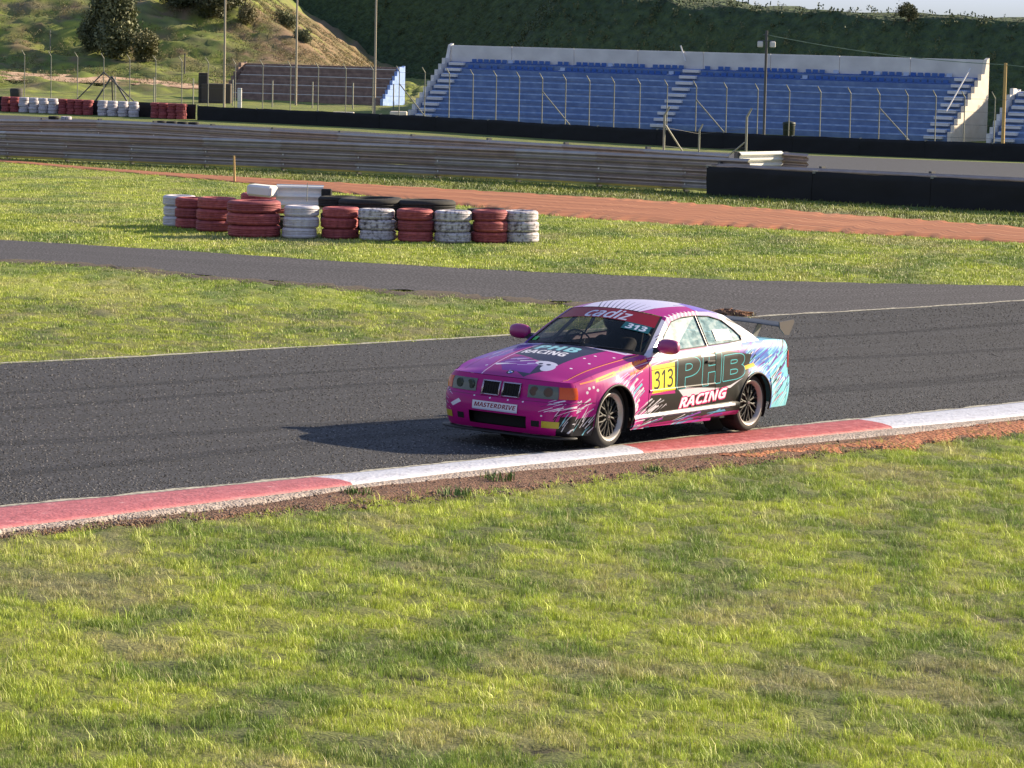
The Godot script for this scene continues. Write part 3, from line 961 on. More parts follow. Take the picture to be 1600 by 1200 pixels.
	for y in [0.46, -0.47]:
		sheet("inlet", func(v, z): return cap_f(cap_v(v), z, 0.003), lin(y - 0.045, y + 0.045, 3), lin(0.225, 0.285, 2), Vector3(0, 0.3, 0), dark, bump)
	for y in [[0.53, 0.70], [-0.71, -0.60]]:
		sheet("fog_lamp", func(v, z): return cap_f(cap_v(v), z, 0.006), lin(y[0], y[1], 6), lin(0.222, 0.288, 2), Vector3(0, 0.3, 0), yellow, bump)
	st = begin()
	grid(st, func(v, z): return cap_f(cap_v(v), z, 0.010), lin(-0.30, 0.25, 8), lin(0.425, 0.338, 2), Vector3(0, 0.38, 0))
	put("front_plate", done(st), paint(panel_print(2)), bump)
	# the face over the bumper
	sheet("nose_panel", func(v, z): return cap_f(v, z), vb, lin(0.472, 0.676, 8), Vector3(0, 0.5, 0), P_front, root, uv_front)
	for s in [1.0, -1.0]:
		var hl := sheet("headlight", func(v, z): return cap_f(cap_v(s * v), z, 0.006), lin(0.315, 0.645, 12), lin(0.506, 0.632, 4), Vector3(0, 0.55, 0), lamp, root)
		for y in [0.39, 0.545]:
			st = begin()
			var c := cap_f(cap_v(s * y), 0.572, 0.004)
			cyl(st, c, c + Vector3(0.006, 0, -s * 0.002), 0.052, 0.046, 20)
			put("reflector", done(st), mat(g8(60, 70, 64), 0.1, 0.1), hl)
		sheet("turn_signal", func(v, z): return cap_f(s * v, z, 0.007), lin(cap_v(0.652), 1.0, 8), lin(0.512, 0.630, 3), Vector3(0, 0.55, 0), amber, root)
		# grille
		st = begin()
		var y0: float = s * 0.016
		var y1: float = s * 0.232
		for e in [[y0, y1, 0.623, 0.633], [y0, y1, 0.490, 0.499], [y0, y0 + s * 0.010, 0.492, 0.632], [y1 - s * 0.010, y1, 0.492, 0.632]]:
			grid(st, func(v, z): return cap_f(cap_v(v), z, 0.022), lin(e[0], e[1], 3), lin(e[2], e[3], 2), Vector3(0, 0.55, 0))
			for side in 2:
				grid(st, func(v, k): return cap_f(cap_v(v), e[2 + side], k), lin(e[0], e[1], 3), [0.0, 0.022], Vector3(0.7, 0.562 if (e[2] < 0.5) == (side == 1) else (0.0 if side == 1 else 1.0), 0))
				grid(st, func(z, k): return cap_f(cap_v(e[side]), z, k), lin(e[2], e[3], 2), [0.0, 0.022], cv(0.7, (e[0] + e[1]) * 0.5, 0.56))
		var ring := put("grille", done(st), chrome, root)
		sheet("grille_opening", func(v, z): return cap_f(cap_v(v), z, 0.003), lin(y0, y1, 4), lin(0.495, 0.63, 3), Vector3(0, 0.55, 0), dark, ring)
		for k in 6:
			st = begin()
			var yy := lerpf(y0, y1, (k + 1.0) / 7.0)
			var a := cap_f(cap_v(yy), 0.50, 0.008)
			var b := cap_f(cap_v(yy), 0.625, 0.008)
			cyl(st, a, b, 0.003, 0.003, 4, false)
			put("slat", done(st), black, ring)
	# bonnet between the wing tops
	sheet("bonnet", func(u, v): return hood_pt(u, v), lin(0.004, 0.985, 24), lin(-0.855, 0.855, 28), Vector3(-1, -2, 0), P_top, root, uv_top)
	for s in [1.0, -1.0]:
		sheet("fender_top", func(u, v): return hood_pt(u, s * v), lin(0, 1.0, 24), [0.862, 0.90, 0.94, 0.97, 1.0], Vector3(-1, -2, 0), P_top, root, uv_top)
		sheet("pillar", func(u, v): return wind_pt(u, s * v), lin(0, 1, 12), lin(0.93, 1.0, 3), Vector3(-2, 0, 0), P_top, root, uv_top)
	sheet("cowl", func(u, v): return hood_pt(0.985 + 0.015 * u, v, -0.006 * u), [0.0, 1.0], lin(-0.86, 0.86, 20), Vector3(-1, -2, 0), black, root)
	for s in [0.35, -0.3]:
		st = begin()
		cyl(st, wind_pt(0.0, s, 0.012), wind_pt(0.04, s + 0.45, 0.014), 0.007, 0.005, 5)
		put("wiper", done(st), black, root)
	var ws := sheet("windscreen", func(u, v): return wind_pt(u, v, -0.004), lin(0.02, 0.985, 14), lin(-0.925, 0.925, 26), Vector3(-2, 0, 0), glass, root)
	sheet("sun_strip", func(u, v): return wind_pt(u, v, 0.0015), lin(0.985, 0.69, 6), lin(-0.925, 0.925, 26), Vector3(-2, 0, 0), paint(panel_print(0)), ws, func(_p, u, v): return Vector2((v + 0.925) / 1.85, (0.985 - u) / 0.295))
	sheet("glass_number", func(u, v): return wind_pt(u, v, 0.003), lin(0.685, 0.51, 4), lin(0.44, 0.86, 6), Vector3(-2, 0, 0), paint(panel_print(1)), ws, func(_p, u, v): return Vector2((v - 0.44) / 0.42, (0.685 - u) / 0.175))
	sheet("licence_sticker", func(u, v): return wind_pt(u, v, 0.003), lin(0.16, 0.06, 2), lin(-0.86, -0.76, 2), Vector3(-2, 0, 0), mat(g8(20, 170, 70), 0.4), ws)
	# black border of the glass
	st = begin()
	grid(st, func(u, v): return wind_pt(u, v, 0.002), lin(0.0, 0.05, 2), lin(-0.93, 0.93, 26), Vector3(-2, 0, 0))
	for s in [1.0, -1.0]: grid(st, func(u, v): return wind_pt(u, s * v, 0.002), lin(0.05, 1.0, 12), lin(0.90, 0.935, 2), Vector3(-2, 0, 0))
	put("windscreen_seal", done(st), black, root)
	sheet("roof", func(u, v): return roof_pt(u, v), lin(0, 1, 22), lin(-1, 1, 30), Vector3(-1.8, 0, 0), P_top, root, uv_top)
	sheet("rear_window", func(u, v): return back_pt(u, v, -0.004), lin(0.03, 0.97, 12), lin(-0.86, 0.86, 20), Vector3(-2, 0, 0), glass, root)
	for s in [1.0, -1.0]: sheet("rear_pillar", func(u, v): return back_pt(u, s * v), lin(0, 1, 12), lin(0.86, 1.0, 4), Vector3(-2, 0, 0), P_top, root, uv_top)
	sheet("boot_lid", func(u, v): return deck_pt(u, v), lin(0, 1, 12), lin(-1, 1, 32), Vector3(-3.2, 0, 0), P_top, root, uv_top)
	var rv := lin(-1, 1, 44)
	sheet("tail_panel", func(v, z): return cap_r(v, z), rv, lin(0.56, 0.945, 10), Vector3(-2.5, 0.6, 0), P_side, root, uv_side)
	var rb := sheet("rear_bumper", func(v, z): return cap_r(v, z, 0.012), rv, lin(0.24, 0.575, 12), Vector3(-2.5, 0.4, 0), P_side, root, uv_side)
	for s in [1.0, -1.0]:
		sheet("bumper_end", func(x, z): return side_pt(x, z, s, 0.010), lin(-2.7 - AR * 1.003, -3.45, 10), lin(0.24, 0.575, 10), Vector3(-2.5, 0.4, 0), P_side if s > 0 else P_far, rb, uv_side)
		sheet("tail_light", func(v, z): return cap_r(s * v, z, 0.008), lin(cap_v(0.42), 1.0, 10), lin(0.66, 0.845, 4), Vector3(-2.5, 0.7, 0), red, root)
		sheet("tail_signal", func(v, z): return cap_r(s * v, z, 0.010), lin(cap_v(0.42), 1.0, 10), lin(0.80, 0.845, 2), Vector3(-2.5, 0.7, 0), amber, root)
	# rear wing on two stays with end plates
	st = begin()
	var foil := []
	for k in 17:
		var t := TAU * k / 16
		foil.append([-3.50 + 0.14 * cos(t), 1.125 + 0.009 * sin(t) + 0.018 * pow(cos(t), 2) * (-0.5 if cos(t) > 0 else 0.8)])
	grid(st, func(k, y): return cv(foil[int(k)][0], y, foil[int(k)][1] - 0.02 * pow(absf(y) / 0.72, 2)), range(17), lin(-0.72, 0.72, 12), cv(-3.5, 0, 1.125))
	var wing := put("rear_wing", done(st), mat(g8(38, 38, 42), 0.4), root)
	for s in [1.0, -1.0]:
		st = begin()
		var ep := [[-3.34, 1.15], [-3.36, 1.08], [-3.46, 1.01], [-3.56, 1.0], [-3.66, 1.14], [-3.64, 1.17]]
		for k in range(1, ep.size() - 1):
			for sd in [0.0, 0.012]:
				var ins := cv(-3.5, s * 0.726, 1.1)
				var tri := [cv(ep[0][0], s * (0.72 + sd), ep[0][1]), cv(ep[k][0], s * (0.72 + sd), ep[k][1]), cv(ep[k + 1][0], s * (0.72 + sd), ep[k + 1][1])]
				if (tri[1] - tri[0]).cross(tri[2] - tri[0]).dot(tri[0] - ins) > 0: tri = [tri[0], tri[2], tri[1]]
				flat(st)
				for w in tri:
					st.set_uv(Vector2.ZERO)
					st.add_vertex(w)
		for k in ep.size():
			var a: Array = ep[k]
			var b: Array = ep[(k + 1) % ep.size()]
			flat(st)
			quad(st, cv(a[0], s * 0.72, a[1]), cv(b[0], s * 0.72, b[1]), cv(b[0], s * 0.732, b[1]), cv(a[0], s * 0.732, a[1]), cv(-3.5, s * 0.726, 1.09))
		put("end_plate", done(st), mat(g8(84, 80, 82), 0.4, 0.3), wing)
		st = begin()
		hexa(st, [cv(-3.30, s * 0.40, 0.96), cv(-3.42, s * 0.40, 0.955), cv(-3.42, s * 0.408, 0.955), cv(-3.30, s * 0.408, 0.96), cv(-3.44, s * 0.40, 1.115), cv(-3.54, s * 0.40, 1.115), cv(-3.54, s * 0.408, 1.115), cv(-3.44, s * 0.408, 1.115)])
		put("wing_stay", done(st), mat(g8(110, 108, 108), 0.4, 0.5), wing)
	# floor pan, engine bay and boot, dark
	st = begin()
	box(st, Vector3(-1.45, 0.20, 0), Vector3(3.9, 0.10, 1.0))
	box(st, Vector3(-1.35, 0.22, 0), Vector3(1.9, 0.10, 1.5))
	box(st, Vector3(0.10, 0.42, 0), Vector3(1.0, 0.36, 0.76))
	box(st, Vector3(-3.05, 0.48, 0), Vector3(0.9, 0.50, 0.9))
	put("underbody", done(st), dark, root)
	# cabin: dashboard, bulkhead, roll cage, seat, steering wheel
	st = begin()
	bevel_box(st, Vector3(-0.86, 0.82, 0), Vector3(0.34, 0.14, 1.36), 0.03)
	box(st, Vector3(-0.72, 0.60, 0), Vector3(0.05, 0.5, 1.4))
	put("dashboard", done(st), dark, root)
	st = begin()
	for s in [1.0, -1.0]:
		cyl(st, cv(-0.95, s * 0.66, 0.35), cv(-0.98, s * 0.64, 0.92), 0.02, 0.02, 8)
		cyl(st, cv(-0.98, s * 0.64, 0.92), cv(-1.30, s * 0.50, 1.225), 0.02, 0.02, 8)
		cyl(st, cv(-1.30, s * 0.50, 1.225), cv(-2.05, s * 0.50, 1.245), 0.02, 0.02, 8)
		cyl(st, cv(-2.05, s * 0.50, 1.245), cv(-2.10, s * 0.66, 0.35), 0.02, 0.02, 8)
		cyl(st, cv(-2.05, s * 0.50, 1.245), cv(-2.85, s * 0.48, 0.80), 0.02, 0.02, 8)
		cyl(st, cv(-0.97, s * 0.68, 0.62), cv(-2.08, s * 0.68, 0.45), 0.02, 0.02, 8)
	cyl(st, cv(-1.30, 0.50, 1.225), cv(-1.30, -0.50, 1.225), 0.02, 0.02, 8)
	cyl(st, cv(-2.05, 0.50, 1.245), cv(-2.05, -0.50, 1.245), 0.02, 0.02, 8)
	cyl(st, cv(-2.05, 0.50, 1.245), cv(-2.10, -0.66, 0.35), 0.02, 0.02, 8)
	put("roll_cage", done(st), mat(g8(60, 60, 64), 0.5), root)
	st = begin()
	var sx := -1.62
	bevel_box(st, cv(sx, -0.36, 0.42), Vector3(0.50, 0.16, 0.46), 0.05)
	bevel_box(st, cv(sx - 0.30, -0.36, 0.78), Vector3(0.12, 0.72, 0.46), 0.05, Basis(Vector3(0, 0, 1), 0.22))
	bevel_box(st, cv(sx - 0.38, -0.36, 1.08), Vector3(0.10, 0.22, 0.26), 0.04, Basis(Vector3(0, 0, 1), 0.22))
	put("seat", done(st), mat(g8(26, 26, 30), 0.9), root)
	st = begin()
	var wc := cv(-1.10, -0.36, 0.90)
	var wd := Vector3(-0.9, 0.42, 0).normalized()
	lathe(st, [[0.172, -0.012], [0.184, 0.0], [0.172, 0.012], [0.16, 0.0]], 28, wc, wd)
	for k in 3: cyl(st, wc, wc + Basis(wd, TAU * k / 3 + 0.5) * wd.cross(Vector3.BACK).normalized() * 0.17, 0.012, 0.010, 6)
	cyl(st, wc, wc - wd * 0.25, 0.02, 0.02, 8)
	put("steering_wheel", done(st), black, root)
	# exhaust
	st = begin()
	cyl(st, cv(-3.45, -0.42, 0.23), cv(-3.74, -0.42, 0.235), 0.035, 0.035, 14)
	put("exhaust", done(st), mat(g8(120, 118, 116), 0.3, 0.9), root)
	driver(root.transform)

func sub(called: String, parent: Node) -> Node3D:
	var o := Node3D.new()
	var key := "%d/%s" % [parent.get_instance_id(), called]
	part_used[key] = part_used.get(key, -1) + 1
	o.name = called if part_used[key] == 0 else "%s_%03d" % [called, part_used[key]]
	parent.add_child(o, true)
	return o

# one skin over tapered bones: smooth minimum of capsule distances, meshed as surface nets
func skin(st: SurfaceTool, bones: Array, cell: float, k: float) -> void:
	var lo := Vector3(1e9, 1e9, 1e9)
	var hi := -lo
	for b in bones:
		for e in 2:
			lo = lo.min(b[e] - Vector3.ONE * (b[2 + e] + 3 * cell))
			hi = hi.max(b[e] + Vector3.ONE * (b[2 + e] + 3 * cell))
	var n := Vector3i(((hi - lo) / cell).ceil()) + Vector3i.ONE
	var f := PackedFloat32Array()
	f.resize(n.x * n.y * n.z)
	f.fill(1.0)
	for b in bones:
		var a: Vector3 = b[0]
		var c: Vector3 = b[1]
		var r0: float = b[2]
		var r1: float = b[3]
		var m := maxf(r0, r1) + k + 2 * cell
		var i0 := Vector3i((a.min(c) - Vector3.ONE * m - lo) / cell).clamp(Vector3i.ZERO, n - Vector3i.ONE)
		var i1 := Vector3i((a.max(c) + Vector3.ONE * m - lo) / cell).clamp(Vector3i.ZERO, n - Vector3i.ONE)
		var ac := c - a
		var l2 := maxf(ac.length_squared(), 1e-9)
		for x in range(i0.x, i1.x + 1):
			for y in range(i0.y, i1.y + 1):
				for z in range(i0.z, i1.z + 1):
					var p := lo + Vector3(x, y, z) * cell
					var t := clampf((p - a).dot(ac) / l2, 0, 1)
					var d := (p - a - ac * t).length() - lerpf(r0, r1, t)
					var id := (x * n.y + y) * n.z + z
					var o := f[id]
					var h := maxf(k - absf(d - o), 0.0) / k
					f[id] = minf(d, o) - h * h * k * 0.25
	var sy := n.z
	var sx := n.y * n.z
	var vert := {}
	for x in n.x - 1:
		for y in n.y - 1:
			for z in n.z - 1:
				var id := x * sx + y * sy + z
				var s0 := f[id] < 0
				var mixed := false
				for o in [1, sy, sy + 1, sx, sx + 1, sx + sy, sx + sy + 1]:
					if (f[id + o] < 0) != s0:
						mixed = true
						break
				if not mixed: continue
				var sum := Vector3.ZERO
				var cnt := 0
				for e in [[0, 1], [0, 2], [0, 4], [1, 3], [1, 5], [2, 3], [2, 6], [3, 7], [4, 5], [4, 6], [5, 7], [6, 7]]:
					var pa := Vector3(e[0] >> 2, (e[0] >> 1) & 1, e[0] & 1)
					var pb := Vector3(e[1] >> 2, (e[1] >> 1) & 1, e[1] & 1)
					var fa := f[id + int(pa.x) * sx + int(pa.y) * sy + int(pa.z)]
					var fb := f[id + int(pb.x) * sx + int(pb.y) * sy + int(pb.z)]
					if (fa < 0) != (fb < 0):
						sum += pa.lerp(pb, fa / (fa - fb))
						cnt += 1
				vert[id] = lo + (Vector3(x, y, z) + sum / cnt) * cell
	for id in vert:
		for ax in 3:
			var o: int = [sx, sy, 1][ax]
			var p: int = [sy, 1, sx][ax]
			var q: int = [1, sx, sy][ax]
			if (f[id] < 0) == (f[id + o] < 0): continue
			if not (vert.has(id - p) and vert.has(id - q) and vert.has(id - p - q)): continue
			var w := [vert[id], vert[id - p], vert[id - p - q], vert[id - q]]
			if f[id] >= 0: w = [w[0], w[3], w[2], w[1]]
			for j in [0, 2, 1, 0, 3, 2]:
				st.set_uv(Vector2.ZERO)
				st.add_vertex(w[j])

func driver(t: Transform3D) -> void:
	var bones := []
	var B := func(a: Vector3, b: Vector3, r: float, q: float): bones.append([a, b, r, q])
	var y0 := -0.36
	B.call(cv(-1.66, y0 - 0.09, 0.56), cv(-1.66, y0 + 0.09, 0.56), 0.12, 0.12)
	B.call(cv(-1.68, y0, 0.60), cv(-1.80, y0, 0.86), 0.135, 0.14)
	B.call(cv(-1.80, y0 - 0.10, 0.84), cv(-1.80, y0 + 0.10, 0.84), 0.12, 0.12)
	B.call(cv(-1.82, y0, 0.92), cv(-1.80, y0, 1.04), 0.06, 0.055)
	for s in [1.0, -1.0]:
		var sh := cv(-1.80, y0 + s * 0.19, 0.90)
		var el := cv(-1.52, y0 + s * 0.25, 0.76)
		var wr := cv(-1.20, y0 + s * 0.175, 0.90)
		B.call(sh, el, 0.062, 0.048)
		B.call(el, wr, 0.048, 0.034)
		var hip := cv(-1.62, y0 + s * 0.10, 0.56)
		var kn := cv(-1.16, y0 + s * 0.12, 0.66)
		var an := cv(-0.84, y0 + s * 0.10, 0.38)
		B.call(hip, kn, 0.085, 0.06)
		B.call(kn, an, 0.058, 0.042)
		B.call(an, cv(-0.72, y0 + s * 0.10, 0.42), 0.042, 0.034)
	var st := begin()
	skin(st, bones, 0.016, 0.04)
	# gloved hands closed on the rim
	for s in [1.0, -1.0]:
		bones.clear()
		var wr := cv(-1.20, y0 + s * 0.175, 0.90)
		var pm := cv(-1.135, y0 + s * 0.178, 0.925)
		B.call(wr, pm, 0.032, 0.030)
		for k in 4:
			var up := 0.030 - 0.020 * k
			var b0 := pm + Vector3(0.012, up, -s * 0.004)
			var l: float = [0.9, 1.0, 0.95, 0.75][k]
			var b1 := b0 + Vector3(0.040 * l, 0.004, -s * 0.006)
			var b2 := b1 + Vector3(0.006, 0.002, s * 0.030 * l)
			var b3 := b2 + Vector3(-0.024 * l, 0, s * 0.012)
			B.call(b0, b1, 0.0105, 0.0098)
			B.call(b1, b2, 0.0098, 0.009)
			B.call(b2, b3, 0.009, 0.008)
		var t0 := pm + Vector3(-0.012, 0.022, s * 0.020)
		B.call(t0, t0 + Vector3(0.022, 0.022, s * 0.012), 0.012, 0.0105)
		B.call(t0 + Vector3(0.022, 0.022, s * 0.012), t0 + Vector3(0.046, 0.026, s * 0.006), 0.0105, 0.009)
		skin(st, bones, 0.006, 0.012)
	var o := put("person", done(st), mat(g8(38, 38, 44), 0.85), null, t)
	tag(o, "driver in dark suit and helmet gripping the steering wheel of the magenta coupe", "person")
	st = begin()
	var hc := cv(-1.77, y0, 1.13)
	grid(st, func(a, b):
		var e := Vector3(cos(a) * cos(b), sin(a), cos(a) * sin(b))
		return hc + e * Vector3(0.150, 0.132, 0.122) * (1.0 - 0.10 * maxf(-e.y, 0.0)) + Vector3(0.02 * maxf(e.x, 0) * maxf(-e.y, 0), 0, 0), lin(-PI / 2 + 0.35, PI / 2, 14), lin(0, TAU, 24), hc)
	var he := mat(g8(52, 52, 58), 0.25)
	he.clearcoat_enabled = true
	var hm := put("helmet", done(st), he, o)
	st = begin()
	grid(st, func(a, b): return hc + Vector3(cos(a) * cos(b), sin(a), cos(a) * sin(b)) * Vector3(0.153, 0.134, 0.125), lin(-0.15, 0.42, 5), lin(-1.1, 1.1, 12), hc)
	put("visor", done(st), mat(g8(12, 12, 16), 0.08), hm)

# ---------------------------------------------------------------- the place
const KERB_IN := [Vector2(-7.4, 22.9), Vector2(-4.79, 26.82), Vector2(-4.18, 27.83), Vector2(-3.26, 28.97), Vector2(-1.79, 30.83), Vector2(-0.6, 32.41), Vector2(1.13, 34.74), Vector2(2.65, 36.9), Vector2(3.93, 38.56), Vector2(5.14, 40.15), Vector2(6.28, 41.69), Vector2(7.83, 43.82), Vector2(11.5, 48.5)]
const KERB_OUT := [Vector2(-7.1, 21.6), Vector2(-4.56, 25.55), Vector2(-3.99, 26.56), Vector2(-3.13, 27.83), Vector2(-2.19, 29.22), Vector2(-1.41, 30.37), Vector2(-0.28, 31.98), Vector2(1.33, 34.04), Vector2(2.71, 35.75), Vector2(4.23, 37.7), Vector2(5.12, 38.79), Vector2(6.02, 39.92), Vector2(7.48, 41.83), Vector2(11.3, 46.5)]
const CONC_OUT := [Vector2(-7.0, 21.3), Vector2(-4.54, 25.39), Vector2(-3.95, 26.29), Vector2(-3.09, 27.49), Vector2(-2.15, 28.73), Vector2(-1.39, 29.97), Vector2(-0.28, 31.35), Vector2(1.3, 33.16), Vector2(2.64, 34.9), Vector2(4.12, 36.69), Vector2(5.03, 38.07), Vector2(5.93, 39.31), Vector2(7.35, 41.08), Vector2(11.2, 45.8)]
const DIRT_OUT := [Vector2(-7.0, 21.2), Vector2(-4.5, 25.2), Vector2(-3.89, 25.89), Vector2(-3.03, 26.92), Vector2(-2.09, 27.8), Vector2(-1.07, 28.7), Vector2(0.02, 29.7), Vector2(1.23, 31.5), Vector2(2.58, 33.3), Vector2(4.05, 35.3), Vector2(5.61, 37.18), Vector2(7.3, 39.5), Vector2(11.0, 44.5)]
const LINE := [Vector2(-10.5, 34.0), Vector2(-6.91, 38.69), Vector2(-6.02, 40.01), Vector2(-4.7, 41.63), Vector2(-3.28, 43.55), Vector2(-1.72, 45.41), Vector2(0.16, 47.45), Vector2(1.83, 49.21), Vector2(3.71, 51.01), Vector2(5.89, 52.53), Vector2(8.09, 54.09), Vector2(10.39, 55.61), Vector2(14.0, 57.6)]
const R2TOP := [Vector2(-60.0, 84.0), Vector2(-17.0, 65.6), Vector2(-11.79, 62.68), Vector2(-9.3, 61.76), Vector2(-6.23, 60.02), Vector2(-2.87, 58.02), Vector2(-0.04, 56.93), Vector2(3.13, 56.22), Vector2(5.54, 56.16), Vector2(8.4, 56.29), Vector2(10.53, 56.39), Vector2(14.2, 57.9)]
const R2BOT := [Vector2(-60.0, 77.0), Vector2(-16.0, 59.6), Vector2(-10.79, 57.38), Vector2(-8.53, 56.67), Vector2(-6.88, 56.18), Vector2(-4.84, 54.52), Vector2(-2.84, 53.47), Vector2(-1.02, 52.72), Vector2(0.95, 52.02), Vector2(2.4, 51.67), Vector2(3.71, 51.05), Vector2(5.89, 52.53), Vector2(8.09, 54.09), Vector2(10.39, 55.61), Vector2(14.0, 57.6)]
const RED_TOP := [Vector2(-40.0, 160.0), Vector2(-24.49, 136.0), Vector2(-18.22, 120.89), Vector2(-13.42, 109.42), Vector2(-8.65, 101.38), Vector2(-3.67, 95.25), Vector2(1.57, 89.14), Vector2(4.69, 85.27), Vector2(7.45, 80.54), Vector2(11.15, 74.99), Vector2(13.37, 71.8), Vector2(20.0, 64.0)]
const RED_BOT := [Vector2(-38.5, 152.0), Vector2(-23.63, 130.5), Vector2(-17.48, 115.97), Vector2(-12.95, 105.57), Vector2(-8.17, 95.85), Vector2(-4.17, 87.14), Vector2(-1.14, 80.36), Vector2(1.33, 74.97), Vector2(3.99, 72.39), Vector2(6.52, 70.33), Vector2(10.04, 67.44), Vector2(12.3, 66.03), Vector2(18.0, 61.0)]
const RAIL := [Vector2(-32.0, 142.0), Vector2(-25.0, 131.5), Vector2(-18.3, 122.5), Vector2(-14.3, 117.5), Vector2(-7.6, 110.5), Vector2(-1.1, 102.7), Vector2(3.5, 96.2), Vector2(6.3, 92.3)]
const BAND := [Vector2(-60.0, 243.0), Vector2(-34.66, 229.9), Vector2(-20.96, 221.1), Vector2(-6.59, 210.5), Vector2(6.97, 194.0), Vector2(17.01, 184.0), Vector2(25.45, 172.5), Vector2(38.0, 158.0)]

func poly(a: Array, b: Array) -> PackedVector2Array:
	var r := PackedVector2Array(a)
	var q := b.duplicate()
	q.reverse()
	r.append_array(PackedVector2Array(q))
	return r

func build_materials() -> void:
	M.rim = mat(g8(170, 165, 160), 0.35, 0.3)
	M.grass = world_map(mat(Color.WHITE, 0.95), noise_tex(512, 0.055, 4, [[0.0, c3(0.55, 0.55, 0.5)], [0.5, c3(0.86, 0.86, 0.82)], [1.0, c3(1, 1, 1)]], 3), 1.3, bump_tex(512, 0.06, 4, 10.0, 5), 0.35)
	M.grass.vertex_color_use_as_albedo = true
	M.blade = mat(Color.WHITE, 0.6)
	M.blade.vertex_color_use_as_albedo = true
	M.blade.backlight_enabled = true
	M.blade.backlight = c3(0.5, 0.5, 0.5)
	var speck := noise_tex(512, 0.07, 4, [[0.2, c3(0.22, 0.22, 0.22)], [0.45, c3(0.55, 0.55, 0.55)], [0.6, c3(0.74, 0.73, 0.73)], [0.78, c3(1, 1, 1)]], 21, FastNoiseLite.TYPE_SIMPLEX)
	var rn := bump_tex(512, 0.2, 2, 7.0, 22)
	for k in 3:
		var lo: Color = [g8(54, 55, 62), g8(86, 83, 89), g8(66, 69, 80)][k]
		var hi: Color = [g8(76, 77, 86), g8(108, 104, 110), g8(86, 89, 102)][k]
		var m := mat(Color.WHITE, 0.82)
		m.albedo_texture = noise_tex(512, 0.012, 5, [[0.1, lo], [0.5, lo.lerp(hi, 0.45)], [0.9, hi]], 31 + k)
		m.uv1_scale = Vector3(0.31, 0.011, 1)
		m.detail_enabled = true
		m.detail_albedo = speck
		m.detail_blend_mode = BaseMaterial3D.BLEND_MODE_MUL
		m.detail_uv_layer = BaseMaterial3D.DETAIL_UV_2
		m.uv2_scale = Vector3(0.42, 0.42, 1)
		M[["road", "road_old", "road_far"][k]] = m
	M.concrete = world_map(mat(Color.WHITE, 0.9), noise_tex(512, 0.03, 5, [[0.0, g8(104, 92, 86)], [0.4, g8(154, 140, 132)], [1.0, g8(190, 178, 170)]], 41), 1.6, bump_tex(512, 0.08, 4, 8.0, 42), 1.0)
	M.dirt = world_map(mat(Color.WHITE, 1.0), noise_tex(512, 0.03, 5, [[0.1, g8(84, 58, 46)], [0.5, g8(118, 84, 66)], [0.9, g8(150, 116, 94)]], 43), 1.4, bump_tex(512, 0.09, 4, 14.0, 44), 1.0)
	M.orange = world_map(mat(Color.WHITE, 1.0), noise_tex(256, 0.04, 5, [[0.1, g8(104, 62, 44)], [0.5, g8(160, 96, 64)], [0.9, g8(188, 134, 100)]], 87), 1.1, bump_tex(256, 0.06, 4, 12.0, 88), 1.0)
	M.dark_soil = world_map(mat(Color.WHITE, 1.0), noise_tex(256, 0.05, 5, [[0.1, g8(52, 44, 38)], [0.9, g8(104, 90, 76)]], 86), 0.9)
	M.red_dirt = mat(Color.WHITE, 1.0)
	M.red_dirt.albedo_texture = noise_tex(512, 0.014, 5, [[0.1, g8(104, 54, 28)], [0.4, g8(140, 76, 42)], [0.65, g8(154, 90, 54)], [0.9, g8(176, 122, 86)]], 45)
	M.red_dirt.uv1_scale = Vector3(0.30, 0.012, 1)
	var kn := bump_tex(512, 0.07, 4, 5.0, 47)
	M.kerb_red = world_map(mat(Color.WHITE, 0.75), noise_tex(512, 0.02, 5, [[0.0, g8(138, 76, 82)], [0.4, g8(166, 88, 97)], [0.75, g8(176, 102, 110)], [0.9, g8(188, 136, 138)]], 48), 1.7, kn, 0.4)
	M.kerb_wet_red = world_map(mat(Color.WHITE, 0.7), noise_tex(512, 0.02, 5, [[0.0, g8(132, 58, 60)], [0.5, g8(166, 74, 78)], [0.9, g8(186, 116, 116)]], 49), 1.7, kn, 0.4)
	M.kerb_white = world_map(mat(Color.WHITE, 0.75), noise_tex(512, 0.02, 5, [[0.0, g8(158, 158, 168)], [0.4, g8(184, 187, 200)], [1.0, g8(198, 201, 214)]], 50), 1.9, kn, 0.4)
	M.line = world_map(mat(Color.WHITE, 0.8), noise_tex(256, 0.05, 4, [[0.2, g8(112, 108, 98)], [0.6, g8(178, 174, 158)]], 51), 1.1)
	M.path = world_map(mat(Color.WHITE, 1.0), noise_tex(256, 0.03, 4, [[0.1, g8(176, 140, 112)], [0.9, g8(212, 180, 150)]], 52), 6.0)
	M.bank = world_map(mat(Color.WHITE, 1.0), noise_tex(512, 0.03, 5, [[0.1, g8(38, 52, 32)], [0.5, g8(56, 74, 44)], [0.9, g8(80, 96, 56)]], 53), 14.0, bump_tex(512, 0.05, 4, 12.0, 54), 1.0)
	for k in 4:
		M["beam_%d" % k] = world_map(mat(Color.WHITE, 0.42, 0.35), noise_tex(256, 0.02, 4, [[0.1, [g8(140, 127, 120), g8(147, 136, 129), g8(138, 122, 113), g8(145, 136, 131)][k]], [0.9, [g8(170, 156, 148), g8(175, 163, 156), g8(168, 150, 140), g8(173, 166, 161)][k]]], 60 + k), 3.0)
	M.beam_white = mat(g8(222, 220, 214), 0.5)
	M.post = mat(g8(140, 140, 128), 0.7, 0.2)
	M.steel = mat(g8(90, 90, 92), 0.6, 0.4)
	M.belt = world_map(mat(Color.WHITE, 0.85), noise_tex(256, 0.02, 4, [[0.1, g8(11, 12, 16)], [0.9, g8(20, 21, 26)]], 70), 3.0)
